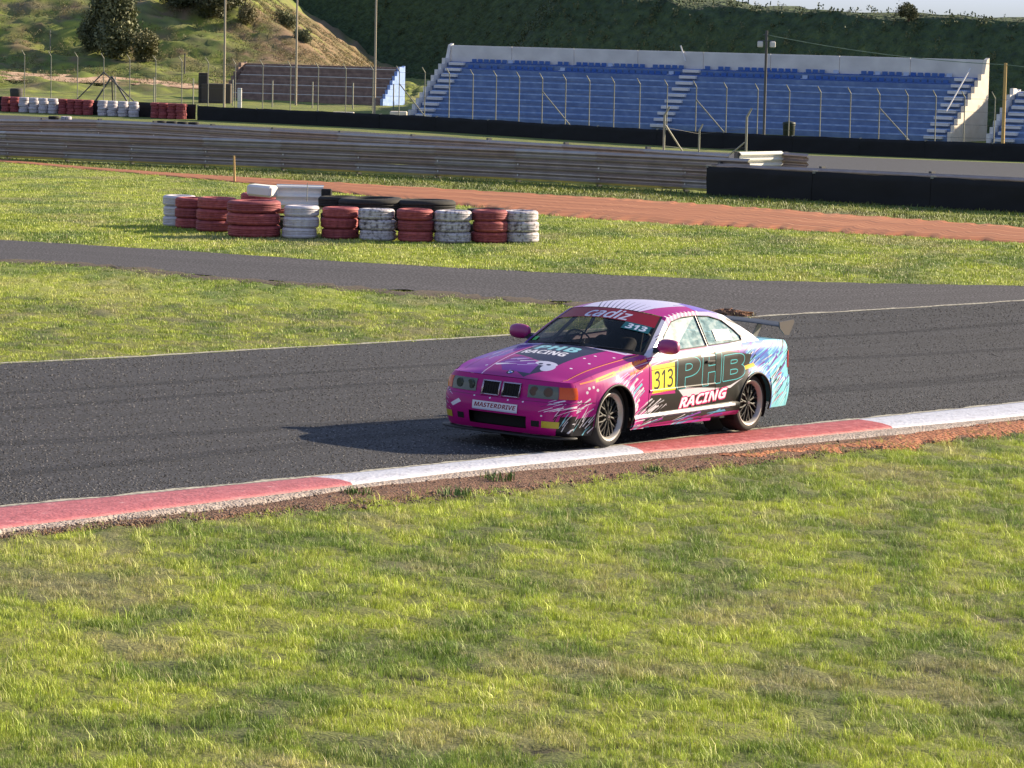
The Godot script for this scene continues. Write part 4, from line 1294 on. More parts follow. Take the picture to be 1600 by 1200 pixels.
	M.tyre_black = world_map(mat(Color.WHITE, 0.85), noise_tex(256, 0.04, 4, [[0.1, g8(26, 25, 25)], [0.9, g8(48, 46, 45)]], 71), 0.8)
	for k in 3:
		M["tyre_red_%d" % k] = world_map(mat(Color.WHITE, 0.75), noise_tex(256, 0.03, 5, [[0.05, g8(92, 46, 48)], [0.3, [g8(138, 60, 63), g8(148, 68, 71), g8(130, 58, 63)][k]], [0.8, [g8(168, 84, 87), g8(178, 96, 98), g8(156, 80, 85)][k]]], 72 + k), 0.9 + 0.1 * k)
		M["tyre_white_%d" % k] = world_map(mat(Color.WHITE, 0.7), noise_tex(256, 0.028, 6, [[0.0, g8(58, 54, 56)], [[0.08, 0.24, 0.32][k], [g8(172, 166, 172), g8(84, 78, 82), g8(86, 78, 82)][k]], [[0.2, 0.40, 0.46][k], g8(186, 178, 186)], [1.0, g8(214, 211, 216)]], 76 + k), 0.7)
	M.conc_wall = world_map(mat(Color.WHITE, 0.9), noise_tex(256, 0.012, 5, [[0.1, g8(200, 197, 196)], [0.9, g8(228, 225, 222)]], 80), 5.0)
	M.seat_blue = world_map(mat(Color.WHITE, 0.8), noise_tex(256, 0.03, 5, [[0.1, g8(88, 110, 148)], [0.5, g8(102, 124, 162)], [0.9, g8(128, 148, 178)]], 81), 6.0)
	M.seat_blue2 = mat(g8(52, 92, 168), 0.5)
	M.bench = world_map(mat(Color.WHITE, 0.7), noise_tex(256, 0.04, 4, [[0.1, g8(100, 132, 186)], [0.5, g8(132, 160, 204)], [0.9, g8(176, 196, 222)]], 85), 5.0)
	M.wall_cream = world_map(mat(Color.WHITE, 0.9), noise_tex(256, 0.02, 4, [[0.1, g8(214, 200, 182)], [0.9, g8(232, 222, 208)]], 82), 4.0)
	M.wood_brown = world_map(mat(Color.WHITE, 0.9), noise_tex(256, 0.03, 4, [[0.1, g8(114, 93, 84)], [0.9, g8(152, 129, 116)]], 83), 4.0)
	M.wall_blue = world_map(mat(Color.WHITE, 0.85), noise_tex(256, 0.03, 4, [[0.1, g8(120, 150, 208)], [0.9, g8(152, 176, 222)]], 84), 3.0)
	M.leaf = mat(Color.WHITE, 0.7)
	M.leaf.vertex_color_use_as_albedo = true
	M.leaf.backlight_enabled = true
	M.leaf.backlight = c3(0.4, 0.4, 0.4)
	M.bark = mat(g8(76, 62, 50), 0.95)
	M.wood = mat(g8(190, 158, 104), 0.8)
	M.stone = mat(Color.WHITE, 0.95)
	M.stone.vertex_color_use_as_albedo = true

var patch := FastNoiseLite.new()
var patch2 := FastNoiseLite.new()
var lump := FastNoiseLite.new()

func grass_tone(x: float, d: float) -> Color:   # linear
	var a := patch.get_noise_2d(x, d * 0.55) * 0.5 + 0.5
	var b := patch2.get_noise_2d(x, d * 0.6) * 0.5 + 0.5
	var green := Color(0.175, 0.255, 0.040)
	var lime := Color(0.400, 0.460, 0.062)
	var dry := Color(0.430, 0.360, 0.200)
	var c := green.lerp(lime, smoothstep(0.32, 0.62, a))
	return c.lerp(dry, 0.5 * smoothstep(0.53, 0.74, b))

func build_ground() -> void:
	patch.seed = 4
	patch.frequency = 0.75
	patch.fractal_octaves = 6
	patch.fractal_gain = 0.62
	patch2.seed = 9
	patch2.frequency = 0.45
	patch2.fractal_octaves = 6
	patch2.fractal_gain = 0.62
	lump.seed = 12
	lump.frequency = 1.5
	lump.fractal_octaves = 4
	var xs := []
	var x := -9.6
	while x < 9.6:
		xs.append(x)
		x += 0.11
	var stp := 0.2
	while x < 170.0:
		xs.append(x)
		xs.insert(0, -x)
		x += stp
		stp = minf(stp * 1.16, 0.7) if x < 48.0 else stp * 1.16
	var ds := []
	var d := -60.0
	while d < 17.0:
		ds.append(d)
		d += maxf(0.3, (17.0 - d) * 0.14)
	while d < 420.0:
		ds.append(d)
		d += 0.11 if d < 46.0 else (0.3 if d < 100.0 else (1.6 if d < 256.0 else (0.8 if d < 345.0 else 8.0)))
	var road := poly(KERB_IN, LINE)
	var shoulder := poly(KERB_IN, CONC_OUT)
	var road2 := poly(R2BOT, R2TOP)
	var redp := poly(RED_BOT, RED_TOP)
	var nx := xs.size()
	var nd := ds.size()
	var vs := PackedVector3Array()
	var cs := PackedColorArray()
	vs.resize(nx * nd)
	cs.resize(nx * nd)
	for j in nd:
		for i in nx:
			var px: float = xs[i]
			var pd: float = ds[j]
			var h := land(px, pd)
			var p := Vector2(px, pd)
			var amp := 0.0
			if pd > 17.0 and pd < 100.0 and absf(px) < 20.0:
				if Geometry2D.is_point_in_polygon(p, road) or Geometry2D.is_point_in_polygon(p, shoulder) or Geometry2D.is_point_in_polygon(p, road2): h -= 0.06
				elif Geometry2D.is_point_in_polygon(p, redp): h -= 0.06
				else: amp = 0.042 if pd < 47.0 else 0.045
			elif pd < 160 and Geometry2D.is_point_in_polygon(p, redp): h -= 0.08
			if amp > 0.0: h += amp * (lump.get_noise_2d(px * 1.6, pd) - 0.25) + amp * 0.22 * lump.get_noise_2d(px * 5.0, pd * 4.0)
			if pd > 258.0: h += (0.7 * lump.get_noise_2d(px * 0.10, pd * 0.10) + 0.35 * lump.get_noise_2d(px * 0.4, pd * 0.35)) * clampf((pd - 258) / 20, 0, 1)
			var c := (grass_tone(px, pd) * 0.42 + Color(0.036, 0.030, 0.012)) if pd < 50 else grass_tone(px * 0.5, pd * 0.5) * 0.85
			if pd > 255.0:
				c = c.lerp(Color(0.12, 0.125, 0.05), clampf(0.25 + 1.3 * lump.get_noise_2d(px * 0.5 + 20.0, pd * 0.4), 0.0, 0.8))
				# worn reddish soil on the right flank of the mound, scrubby patches elsewhere
				var s := smoothstep(0.1, 0.5, lump.get_noise_2d(px * 0.16 + 40.0, pd * 0.12) + 0.75 * smoothstep(-25.5, -20.0, px))
				c = c.lerp(Color(0.37, 0.215, 0.15).lerp(Color(0.15, 0.13, 0.05), clampf(0.42 + 1.5 * lump.get_noise_2d(px * 0.9, pd * 0.5), 0.0, 1.0)), s * 0.85 * smoothstep(-12.0, -15.0, px) * smoothstep(268.0, 276.0, pd))
				c = c.lerp(Color(0.34, 0.25, 0.18), 0.9 * smoothstep(0.12, 0.3, lump.get_noise_2d(px * 0.05 + 9.0, pd * 0.2)) * smoothstep(296.0, 306.0, pd) * smoothstep(-29.0, -34.0, px))
			elif pd > 150.0: c = c.lerp(Color(0.17, 0.20, 0.045), 0.6)
			if pd < 27.0 and pd > 18.0 and absf(px) < 4.5:
				var gp := gap(p)
				c = c.lerp(Color(0.030, 0.022, 0.014), gp)
				h -= 0.03 * gp
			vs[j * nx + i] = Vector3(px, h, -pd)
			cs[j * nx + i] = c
	var ix := PackedInt32Array()
	var ns := PackedVector3Array()
	ns.resize(nx * nd)
	for j in nd - 1:
		for i in nx - 1:
			var a := j * nx + i
			ix.append_array([a, a + nx, a + 1, a + 1, a + nx, a + nx + 1])
	for j in nd:
		for i in nx:
			var e := vs[j * nx + mini(i + 1, nx - 1)] - vs[j * nx + maxi(i - 1, 0)]
			var f := vs[mini(j + 1, nd - 1) * nx + i] - vs[maxi(j - 1, 0) * nx + i]
			ns[j * nx + i] = e.cross(f).normalized()
	var arr := []
	arr.resize(Mesh.ARRAY_MAX)
	arr[Mesh.ARRAY_VERTEX] = vs
	arr[Mesh.ARRAY_NORMAL] = ns
	arr[Mesh.ARRAY_COLOR] = cs
	arr[Mesh.ARRAY_INDEX] = ix
	var me := ArrayMesh.new()
	me.add_surface_from_arrays(Mesh.PRIMITIVE_TRIANGLES, arr)
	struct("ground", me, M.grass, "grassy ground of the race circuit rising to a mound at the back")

func near_dirt() -> Array:   # outer edge of the bare earth
	var r := []
	for i in DIRT_OUT.size():
		var c: Vector2 = CONC_OUT[mini(i, CONC_OUT.size() - 1)]
		var best := 1e9
		for q in run(CONC_OUT, 200):
			if q.distance_to(DIRT_OUT[i]) < best:
				best = q.distance_to(DIRT_OUT[i])
				c = q
		r.append(c.lerp(DIRT_OUT[i], 0.35 if i < 4 else 0.58))
	return r

func build_roads() -> void:
	var flat5 := []
	for k in 11: flat5.append([k / 10.0, 0.010])
	struct("track", ribbon(run(KERB_IN, 120), run(LINE, 120), flat5), M.road, "dark asphalt race track curving past the car")
	struct("link_road", ribbon(run(R2BOT, 160), run(R2TOP, 160), [[0.0, 0.006], [0.25, 0.006], [0.5, 0.006], [0.75, 0.006], [1.0, 0.006]], 1.0, 0.5, 0.12, 5), M.road_old, "older grey asphalt road joining the track behind the car")
	var off := []
	for p in LINE: off.append(p + Vector2(-0.03, 0.11))
	struct("edge_line", ribbon(run(LINE, 160), run(off, 160), [[0.0, 0.014], [1.0, 0.014]], 1.0, 0.05, 0.10, 8), M.line, "worn white line along the far edge of the track")
	var e0 := run(R2BOT, 90, 3, 10)
	var e1 := []
	for p in e0: e1.append(p + Vector2(-0.1, -0.42))
	struct("soil_edge", ribbon(e0, e1, [[-0.3, 0.009], [0.3, 0.016], [1.0, -0.02]], 1.0, 0.5, 0.5, 27), M.dark_soil, "strip of dark soil along the near edge of the older road")
	off = []
	for p in KERB_IN: off.append(p + Vector2(-0.05, 0.06))
	struct("edge_line", ribbon(run(off, 160), run(KERB_IN, 160), [[0.0, 0.015], [1.0, 0.015]], 1.0, 0.07, 0.02, 9), M.line, "thin worn white line between track and kerb")
	# rubbered lines left by turning cars
	var skid := mat(Color(0.10, 0.10, 0.11, 0.20), 0.7)
	skid.transparency = BaseMaterial3D.TRANSPARENCY_ALPHA
	for q in [[0.20, 0.235, 0.05, 61], [0.33, 0.365, -0.06, 62], [0.55, 0.58, 0.04, 63], [0.74, 0.765, -0.03, 64]]:
		var s0 := []
		var s1 := []
		var ka := run(KERB_IN, 120)
		var la := run(LINE, 120)
		for i in 121:
			var f: float = q[0] + q[2] * sin(i * 0.035 + q[3])
			s0.append((ka[i] as Vector2).lerp(la[i], f))
			s1.append((ka[i] as Vector2).lerp(la[i], f + q[1] - q[0]))
		struct("skid_mark", ribbon(s0, s1, [[0.0, 0.013], [1.0, 0.013]], 1.0, 0.06, 0.06, q[3]), skid, "dark rubbered line along the track, %s from the kerb" % ["nearest", "second", "third", "farthest"][q[3] - 61])
	# kerb in painted lengths
	var kerb := Node3D.new()
	kerb.name = numbered("kerb")
	add_child(kerb, true)
	tag(kerb, "low kerb painted in red and white lengths", "kerb", "", "structure")
	var prof := [[0.0, -0.02], [0.0, 0.016], [0.1, 0.022], [0.35, 0.034], [0.7, 0.046], [0.95, 0.040], [1.0, 0.028], [1.0, -0.03]]
	var cuts := [[0, 4, 0, 5, "kerb_red"], [4, 6, 5, 7, "kerb_white"], [6, 8, 7, 9, "kerb_wet_red"], [8, 12, 9, 13, "kerb_white"]]
	for c in cuts:
		put("kerb_length", ribbon(run(KERB_IN, 40, c[0], c[1]), run(KERB_OUT, 40, c[2], c[3]), prof), M[c[4]], kerb)
	struct("kerb_footing", ribbon(run(KERB_OUT, 140), run(CONC_OUT, 140), [[0.0, 0.020], [0.25, 0.016], [0.42, 0.010], [0.6, -0.03]], 1.0, 0.0, 0.30, 14), M.concrete, "crumbling pale concrete edge below the kerb")
	var oa := []
	var ob := []
	for k in 61:
		var t := lerpf(7.6, 12.9, k / 60.0)
		var i := mini(int(t), 12)
		var c0: Vector2 = CONC_OUT[i].lerp(CONC_OUT[mini(i + 1, 13)], t - i)
		oa.append(c0 + Vector2(0.02, 0.03))
		ob.append(c0 + Vector2(0.18, -0.62 * smoothstep(0.0, 0.3, k / 60.0) - 0.08))
	struct("orange_soil", ribbon(oa, ob, [[-0.2, 0.008], [0.2, 0.024], [0.7, 0.022], [1.0, -0.03]], 1.0, 0.2, 0.7, 18), M.orange, "rusty orange soil beside the right part of the kerb")
	struct("dirt", ribbon(run(CONC_OUT, 160), run(near_dirt(), 160), [[-0.8, -0.02], [-0.3, 0.004], [0.1, 0.014], [0.65, 0.012], [1.0, -0.035]], 1.0, 0.0, 0.9, 17), M.dirt, "bare brown earth along the kerb")
	struct("dirt_track", ribbon(run(RED_TOP, 360), run(RED_BOT, 360), [[0.0, -0.06], [0.04, 0.01], [0.25, 0.018], [0.5, 0.008], [0.75, 0.018], [0.95, 0.0], [1.0, -0.08]], 1.0, 1.1, 1.1, 19), M.red_dirt, "red earth track in front of the crash barriers")
	# track behind the barriers, its near edge hidden
	var far_e := []
	var near_e := []
	for p in BAND: far_e.append(p + Vector2(-1.5, -6.5))
	far_e.insert(0, Vector2(-140, 252))
	near_e = [Vector2(-140, 212), Vector2(-60, 190), Vector2(-36, 180), Vector2(-24, 172), Vector2(-10, 158), Vector2(2, 136), Vector2(9, 116), Vector2(16, 104), Vector2(30, 90)]
	struct("far_track", ribbon(run(near_e, 90), run(far_e, 90), [[0.0, 0.02], [0.2, 0.02], [0.4, 0.02], [0.6, 0.02], [0.8, 0.02], [1.0, 0.02]], 1.0, 0.0, 1.2, 20), M.road_far, "grey asphalt of the track beyond the crash barriers")
	var pa := [Vector2(-70, 288), Vector2(-41, 281), Vector2(-33, 279.5), Vector2(-26, 276), Vector2(-20, 272)]
	var pb := [Vector2(-70, 282), Vector2(-41, 276), Vector2(-33, 275), Vector2(-27, 273), Vector2(-20, 271)]
	struct("path", ribbon(run(pa, 40), run(pb, 40), [[0.0, 0.10], [0.33, 0.14], [0.66, 0.14], [1.0, 0.10]], 1.0, 0.9, 0.9, 23), M.path, "sandy footpath at the foot of the grassy mound")

func tuft(blades: int, spread: float, hgt: float, wid: float, sd: int) -> ArrayMesh:
	rng.seed = sd
	var st := begin()
	for k in blades:
		var a := rng.randf() * TAU
		var o := Vector3(cos(a), 0, sin(a)) * spread * sqrt(rng.randf())
		var f := rng.randf() * TAU
		var side := Vector3(cos(f), 0, sin(f)) * wid * 0.5
		var lean := Vector3(cos(f + PI / 2), 0, sin(f + PI / 2)) * rng.randf_range(0.15, 0.75)
		var h := hgt * rng.randf_range(0.5, 1.0)
		var m := o + (Vector3.UP + lean * 0.35) * h * 0.55
		var t := o + (Vector3.UP + lean) * h
		o.y -= 0.012
		for q in [[o - side, m - side * 0.8, o + side], [o + side, m - side * 0.8, m + side * 0.8], [m - side * 0.8, t, m + side * 0.8]]:
			for p in q:
				st.set_uv(Vector2.ZERO)
				st.add_vertex(p)
	return done(st)

func sow(called: String, label: String, mesh: ArrayMesh, area: PackedVector2Array, per_m2: Callable, size: Vector2, avoid: Array, sd: int, tone := 1.0, fade = null) -> void:
	rng.seed = sd
	var lo := Vector2(1e9, 1e9)
	var hi := -lo
	for p in area:
		lo = lo.min(p)
		hi = hi.max(p)
	var xs := []
	var cols := []
	var dd := lo.y
	while dd < hi.y:
		var dens: float = per_m2.call(dd)
		var cell := 1.0 / sqrt(dens)
		var lim := 0.1495 * dd + 0.8
		var x := maxf(lo.x, -lim)
		while x < minf(hi.x, lim):
			var p := Vector2(x + rng.randf() * cell, dd + rng.randf() * cell)
			x += cell
			if not Geometry2D.is_point_in_polygon(p, area): continue
			var no := false
			for a in avoid:
				if Geometry2D.is_point_in_polygon(p, a):
					no = true
					break
			if no: continue
			var keep := 1.0
			if fade != null: keep = fade.call(p)
			if rng.randf() > keep: continue
			var s := rng.randf_range(size.x, size.y)
			var thin := smoothstep(0.55, 0.72, patch2.get_noise_2d(p.x, p.y * 0.6) * 0.5 + 0.5)
			s *= lerpf(1.0, 0.85, thin) * lerpf(0.5, 1.5, smoothstep(-0.35, 0.4, patch.get_noise_2d(p.x * 4.0 + 50, p.y * 2.6)))
			var b := Basis(Vector3.UP, rng.randf() * TAU).scaled(Vector3(s, s * rng.randf_range(0.75, 1.25), s))
			xs.append(Transform3D(b, W(p.x, p.y, -0.012)))
			var c := grass_tone(p.x, p.y) if p.y < 50 else grass_tone(p.x * 0.5, p.y * 0.5)
			c = c.lerp(Color(0.42, 0.36, 0.20), rng.randf_range(0.3, 0.9) if rng.randf() < 0.14 + 0.25 * thin else 0.0)
			cols.append(c * tone * lerpf(0.38, 1.65, rng.randf() * rng.randf() * 0.5 + rng.randf() * 0.5))
		dd += cell
	stuff(called, mesh, M.blade, xs, cols, label)
	print(called, " ", xs.size())

# worn dark gaps in the turf: ends and half width
const GAPS := [[-2.10, 19.18, -1.66, 19.33, 0.05], [-0.03, 18.99, 0.68, 19.30, 0.045], [3.45, 24.70, 3.83, 24.75, 0.09], [2.58, 22.35, 2.93, 22.40, 0.05], [2.56, 25.73, 2.91, 25.86, 0.05], [-0.72, 21.13, -0.5, 21.2, 0.06]]
func gap(p: Vector2) -> float:   # 1 in a gap
	var g := 0.0
	for q in GAPS:
		var a := Vector2(q[0], q[1])
		var b := Vector2(q[2], q[3])
		var c := Geometry2D.get_closest_point_to_segment(p, a, b)
		var e := (p - c) * Vector2(1.0, 0.55)
		g = maxf(g, 1.0 - smoothstep(0.5, 1.3, e.length() / (q[4] * (1.0 + 0.7 * lump.get_noise_2d(p.x * 5.0, p.y * 4.0)))))
	return g

func build_grass() -> void:
	var near := PackedVector2Array([Vector2(-4.2, 17.6), Vector2(4.2, 17.6), Vector2(8.5, 30.0)])
	var edge := run(CONC_OUT, 60)
	edge.reverse()
	near.append_array(PackedVector2Array(edge))
	var ns := FastNoiseLite.new()
	ns.seed = 77
	ns.frequency = 0.8
	ns.fractal_octaves = 4
	var dirtmid := run(near_dirt(), 60)
	var by_edge := func(p: Vector2):   # grass thins out towards the bare earth
		var best := 1e9
		for q in dirtmid: best = minf(best, absf(p.x - q.x) * 0.8 + absf(p.y - q.y)) if absf(p.x - q.x) < 0.25 else best
		var side := 1.0
		for q in dirtmid:
			if absf(p.x - q.x) < 0.12: side = -1.0 if p.y > q.y else 1.0
		var bare := smoothstep(0.50, 0.6, ns.get_noise_2d(p.x * 0.7 + 31, p.y * 0.5))
		return clampf(0.55 + side * best * 0.8 + ns.get_noise_2d(p.x, p.y) * 0.5, 0.015, 1.0) * (1.0 - 0.9 * bare) * smoothstep(-0.58, -0.15, ns.get_noise_2d(p.x * 4.5 + 8, p.y * 2.2)) * (1.0 - gap(p))
	sow("grass", "short green and dry grass of the verge in the foreground", tuft(11, 0.05, 0.034, 0.0026, 1), near, func(d): return 1100.0 if d < 24 else 800.0, Vector2(0.6, 1.2), [], 101, 1.36, by_edge)
	sow("grass", "taller straw stalks and bright shoots standing out of the near turf", tuft(4, 0.03, 0.062, 0.003, 21), near, func(_d): return 190.0, Vector2(0.5, 1.3), [], 131, 1.75, by_edge)
	var wedge := poly(run(R2BOT, 60, 1, 10), run(LINE, 60, 0, 8))
	sow("grass", "bright green grass wedge between the track and the older road", tuft(9, 0.09, 0.036, 0.006, 2), wedge, func(_d): return 300.0, Vector2(0.6, 1.2), [], 102, 1.35, func(p): return clampf(0.75 + ns.get_noise_2d(p.x, p.y) * 0.6, 0.15, 1.0))
	var field := poly(run(R2TOP, 60), run(RED_BOT, 60))
	sow("grass", "mown grass field around the tyre wall", tuft(9, 0.16, 0.038, 0.010, 3), field, func(d): return 110.0 if d < 72 else 50.0, Vector2(0.6, 1.2), [], 103, 1.25, null)
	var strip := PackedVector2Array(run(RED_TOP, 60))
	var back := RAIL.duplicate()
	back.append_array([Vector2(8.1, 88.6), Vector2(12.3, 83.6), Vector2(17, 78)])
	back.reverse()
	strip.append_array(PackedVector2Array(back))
	sow("grass", "strip of grass between the red earth track and the barriers", tuft(7, 0.2, 0.07, 0.016, 4), strip, func(_d): return 30.0, Vector2(0.5, 1.2), [], 104, 0.55)  # tufts coloured darker, putting the shade before the barrier into the grass

func build_verge_bits() -> void:
	rng.seed = 55
	var st := begin()
	var pts := []
	lathe(st, [[0.0, -0.6], [0.8, -0.45], [1.0, 0.0], [0.7, 0.45], [0.0, 0.6]], 6)
	var stone := done(st)
	var xs := []
	var cols := []
	var a := run(CONC_OUT, 200)
	var b := run(near_dirt(), 200)
	for k in 9000:
		var i := rng.randi() % 200
		var f := rng.randf_range(-0.15, 1.15)
		var p: Vector2 = (a[i] as Vector2).lerp(b[i], f) + Vector2(rng.randf_range(-0.1, 0.1), rng.randf_range(-0.1, 0.1))
		if absf(p.x) > 9: continue
		var s := rng.randf_range(0.003, 0.011) * (2.2 if rng.randf() < 0.04 else 1.0)
		xs.append(Transform3D(Basis.from_euler(Vector3(rng.randf() * TAU, rng.randf() * TAU, 0)).scaled(Vector3(s, s * 0.8, s * 1.2)), W(p.x, p.y, 0.012)))
		var t := rng.randf()
		cols.append(Color(0.11, 0.065, 0.045).lerp(Color(0.30, 0.22, 0.17), t * t) * rng.randf_range(0.7, 1.1))
	stuff("gravel", stone, M.stone, xs, cols, "loose clods and stones on the bare earth by the kerb")
	# rubber crumbs and grit on the track
	st = begin()
	lathe(st, [[0.0, 0.0], [1.0, 0.0], [0.7, 0.55], [0.0, 0.7]], 5, Vector3.ZERO, Vector3.UP, false)
	var chip := done(st)
	xs = []
	cols = []
	var l0 := run(KERB_IN, 200)
	var l1 := run(LINE, 200)
	for k in 60000:
		var t := rng.randf() * 199.0
		var i := int(t)
		var f := pow(rng.randf(), 1.35)
		var p: Vector2 = (l0[i] as Vector2).lerp(l0[i + 1], t - i).lerp((l1[i] as Vector2).lerp(l1[i + 1], t - i), f * 0.98 + 0.01)
		if absf(p.x) > 0.15 * p.y + 0.3: continue
		var s := rng.randf_range(0.005, 0.011) * (1.0 + 0.25 * f)
		xs.append(Transform3D(Basis(Vector3.UP, rng.randf() * TAU).scaled(Vector3(s, s, s * 1.3)), W(p.x, p.y, 0.009)))
		var v := rng.randf()
		cols.append(Color(0.030, 0.028, 0.028).lerp(Color(0.26, 0.245, 0.235), v * v * v))
	stuff("grit", chip, M.stone, xs, cols, "fine grit and rubber crumbs scattered over the track")
	# weeds that stand out on the earth
	var weeds := [[-0.13, 31.35, 1.2, "leafy green weed on the earth below the white kerb length"], [-0.49, 30.15, 1.0, "weed clump on the earth left of the leafy weed, nearer the grass"], [1.38, 32.7, 0.7, "small weed by the joint of the white and red kerb lengths"], [-1.35, 29.85, 0.9, "weed at the end of the left red kerb length"]]
	for w in weeds:
		var o := thing("weed", w[3], "weed", W(w[0], w[1], 0.0), 0.0, "weeds along the kerb")
		put("leaves", tuft(70, 0.16 * w[2], 0.10 * w[2], 0.012, 200 + int(w[0] * 10)), M.weed, o)
	# torn-up clod at the tip of the grass wedge
	var o2 := thing("earth_clod", "torn-up clod of earth and dry grass at the wedge's tip behind the car", "clod", W(3.25, 51.15, 0.0))
	st = begin()
	var n3 := FastNoiseLite.new()
	n3.frequency = 4.0
	n3.seed = 3
	grid(st, func(u, v):
		var e := Vector3(cos(u) * cos(v), sin(u), sin(u) * 0 + cos(u) * sin(v))
		return e * Vector3(0.30, 0.075, 0.22) * (1.0 + 0.9 * n3.get_noise_3dv(e * 1.3)), lin(-0.3, PI / 2, 8), lin(0, TAU, 18), Vector3.ZERO)
	put("earth", done(st), M.dirt, o2)
	put("dry_grass", tuft(60, 0.4, 0.08, 0.012, 9), M.dry, o2)

func beam_mesh(l: float) -> ArrayMesh:
	var st := begin()
	var pr := [[0.0, 0.0], [0.015, 0.02], [0.075, 0.055], [0.08, 0.085], [0.01, 0.128], [0.004, 0.152], [0.01, 0.176], [0.08, 0.222], [0.075, 0.252], [0.015, 0.285], [0.0, 0.304]]
	for i in pr.size() - 1:
		flat(st)
		quad(st, Vector3(0, pr[i][1], pr[i][0]), Vector3(l, pr[i][1], pr[i][0]), Vector3(l, pr[i + 1][1], pr[i + 1][0]), Vector3(0, pr[i + 1][1], pr[i + 1][0]), Vector3(l / 2, (pr[i][1] + pr[i + 1][1]) / 2, -1.0))
		quad(st, Vector3(0, pr[i][1], pr[i][0] - 0.005), Vector3(l, pr[i][1], pr[i][0] - 0.005), Vector3(l, pr[i + 1][1], pr[i + 1][0] - 0.005), Vector3(0, pr[i + 1][1], pr[i + 1][0] - 0.005), Vector3(l / 2, (pr[i][1] + pr[i + 1][1]) / 2, 1.0))
	return done(st)

# beams hung on posts along a line; bottoms(x) is the height of the lowest beam's foot
func barrier(o: Node3D, line_: Array, rows: int, step: float, foot: Callable, mats: Array, tall := 0.12) -> void:
	var bm := beam_mesh(step)
	var ps := by_step(line_, step)
	if (line_[-1] - ps[-1]).length() > 0.3: ps.append(line_[-1])
	var pst := begin()
	box(pst, Vector3(0, 0, -0.08), Vector3(0.10, 1.0, 0.14))
	var pm := done(pst)
	var bst := begin()
	cyl(bst, Vector3(0, 0, 0.012), Vector3(0, 0, 0.04), 0.035, 0.03, 8)
	var bo := done(bst)
	for i in ps.size() - 1:
		var a: Vector2 = ps[i]
		var b: Vector2 = ps[i + 1]
		var ya: float = foot.call(a.x, a.y)
		var yb: float = foot.call(b.x, b.y)
		var A := Vector3(a.x, ya, -a.y)
		var B := Vector3(b.x, yb, -b.y)
		var ex := (B - A).normalized()
		var ez := ex.cross(Vector3.UP).normalized()
		var ey := ez.cross(ex)
		var bs := Basis(ex * ((B - A).length() / step), ey, ez)
		for r in rows:
			var q := put("rail_beam", bm, mats[(i * 5 + r * 3) % mats.size()], o, Transform3D(bs, A + ey * 0.312 * r + ez * (0.004 * ((i + r) % 2))))
			if r < rows - 1 or rows == 1: put("bolt", bo, M.bolt, q, Transform3D(Basis(), Vector3(0.12, 0.152, 0)))
		var bottom := land(a.x, a.y) - 0.1
		var top := ya + 0.312 * rows + tall
		put("post", pm, M.steel, o, Transform3D(Basis(ex, Vector3.UP * (top - bottom), ez), Vector3(a.x, (top + bottom) * 0.5, -a.y)))

func build_barriers() -> void:
	var grey := [M.beam_0, M.beam_1, M.beam_2, M.beam_3]
	var o := thing("guard_rail", "near crash barrier of three stacked steel rails behind the red earth track", "crash barrier")
	barrier(o, RAIL, 3, 4.0, func(x, d): return land(x, d) + 0.06, grey, -0.04)
	var far := []
	for p in [Vector2(-30, 145.5), Vector2(-20, 132.0), Vector2(-15.5, 126.5), Vector2(-7.8, 116.0), Vector2(-1.0, 107.4), Vector2(3.7, 101.0), Vector2(6.1, 97.6)]: far.append(p)
	o = thing("guard_rail", "far crash barrier whose bluish top rails show above the near one", "crash barrier")
	var tops := [[-30.0, -0.75], [-20.0, -0.35], [-15.0, -0.10], [-7.8, 0.05], [3.7, 0.26], [6.1, 0.29]]
	barrier(o, far, 4, 4.0, func(x, _d): return spl(tops, x) - 1.25, grey, 0.05)
	# bright end piece that faces the sun, and the dark return beside it
	o = thing("guard_rail", "short white rail end lit by the sun at the right end of the barriers", "crash barrier")
	barrier(o, [Vector2(6.25, 96.3), Vector2(7.55, 97.5)], 4, 1.75, func(_x, _d): return -0.84, [M.beam_white], 0.0)
	o = thing("guard_rail", "short dark rail end in shade right of the white rail end", "crash barrier")
	barrier(o, [Vector2(7.58, 97.5), Vector2(8.25, 96.6)], 4, 1.1, func(_x, _d): return -0.87, [M.beam_2], 0.0)
	# black rubber belts
	o = thing("rubber_barrier", "near black rubber belt barrier at the right, in front of the far track", "rubber barrier")
	belt(o, [Vector2(5.12, 92.2), Vector2(8.14, 88.3), Vector2(12.34, 83.2), Vector2(17.5, 77.2)], 4.2, 0.76, 31)
	o = thing("guard_rail", "single rail and posts just visible above the near black rubber barrier", "crash barrier")
	barrier(o, [Vector2(5.5, 93.2), Vector2(8.5, 89.4), Vector2(12.8, 84.1), Vector2(18.0, 78.1)], 1, 4.0, func(x, d): return land(x, d) + 0.52, [M.beam_2], 0.04)
	o = thing("rubber_barrier", "long black rubber belt barrier below the fence and grandstands", "rubber barrier")
	belt(o, [Vector2(-20.6, 220.8), Vector2(-6.59, 210.5), Vector2(6.97, 194.0), Vector2(17.01, 184.0), Vector2(25.45, 172.5), Vector2(38.0, 158.0)], 5.0, 0.90, 33)

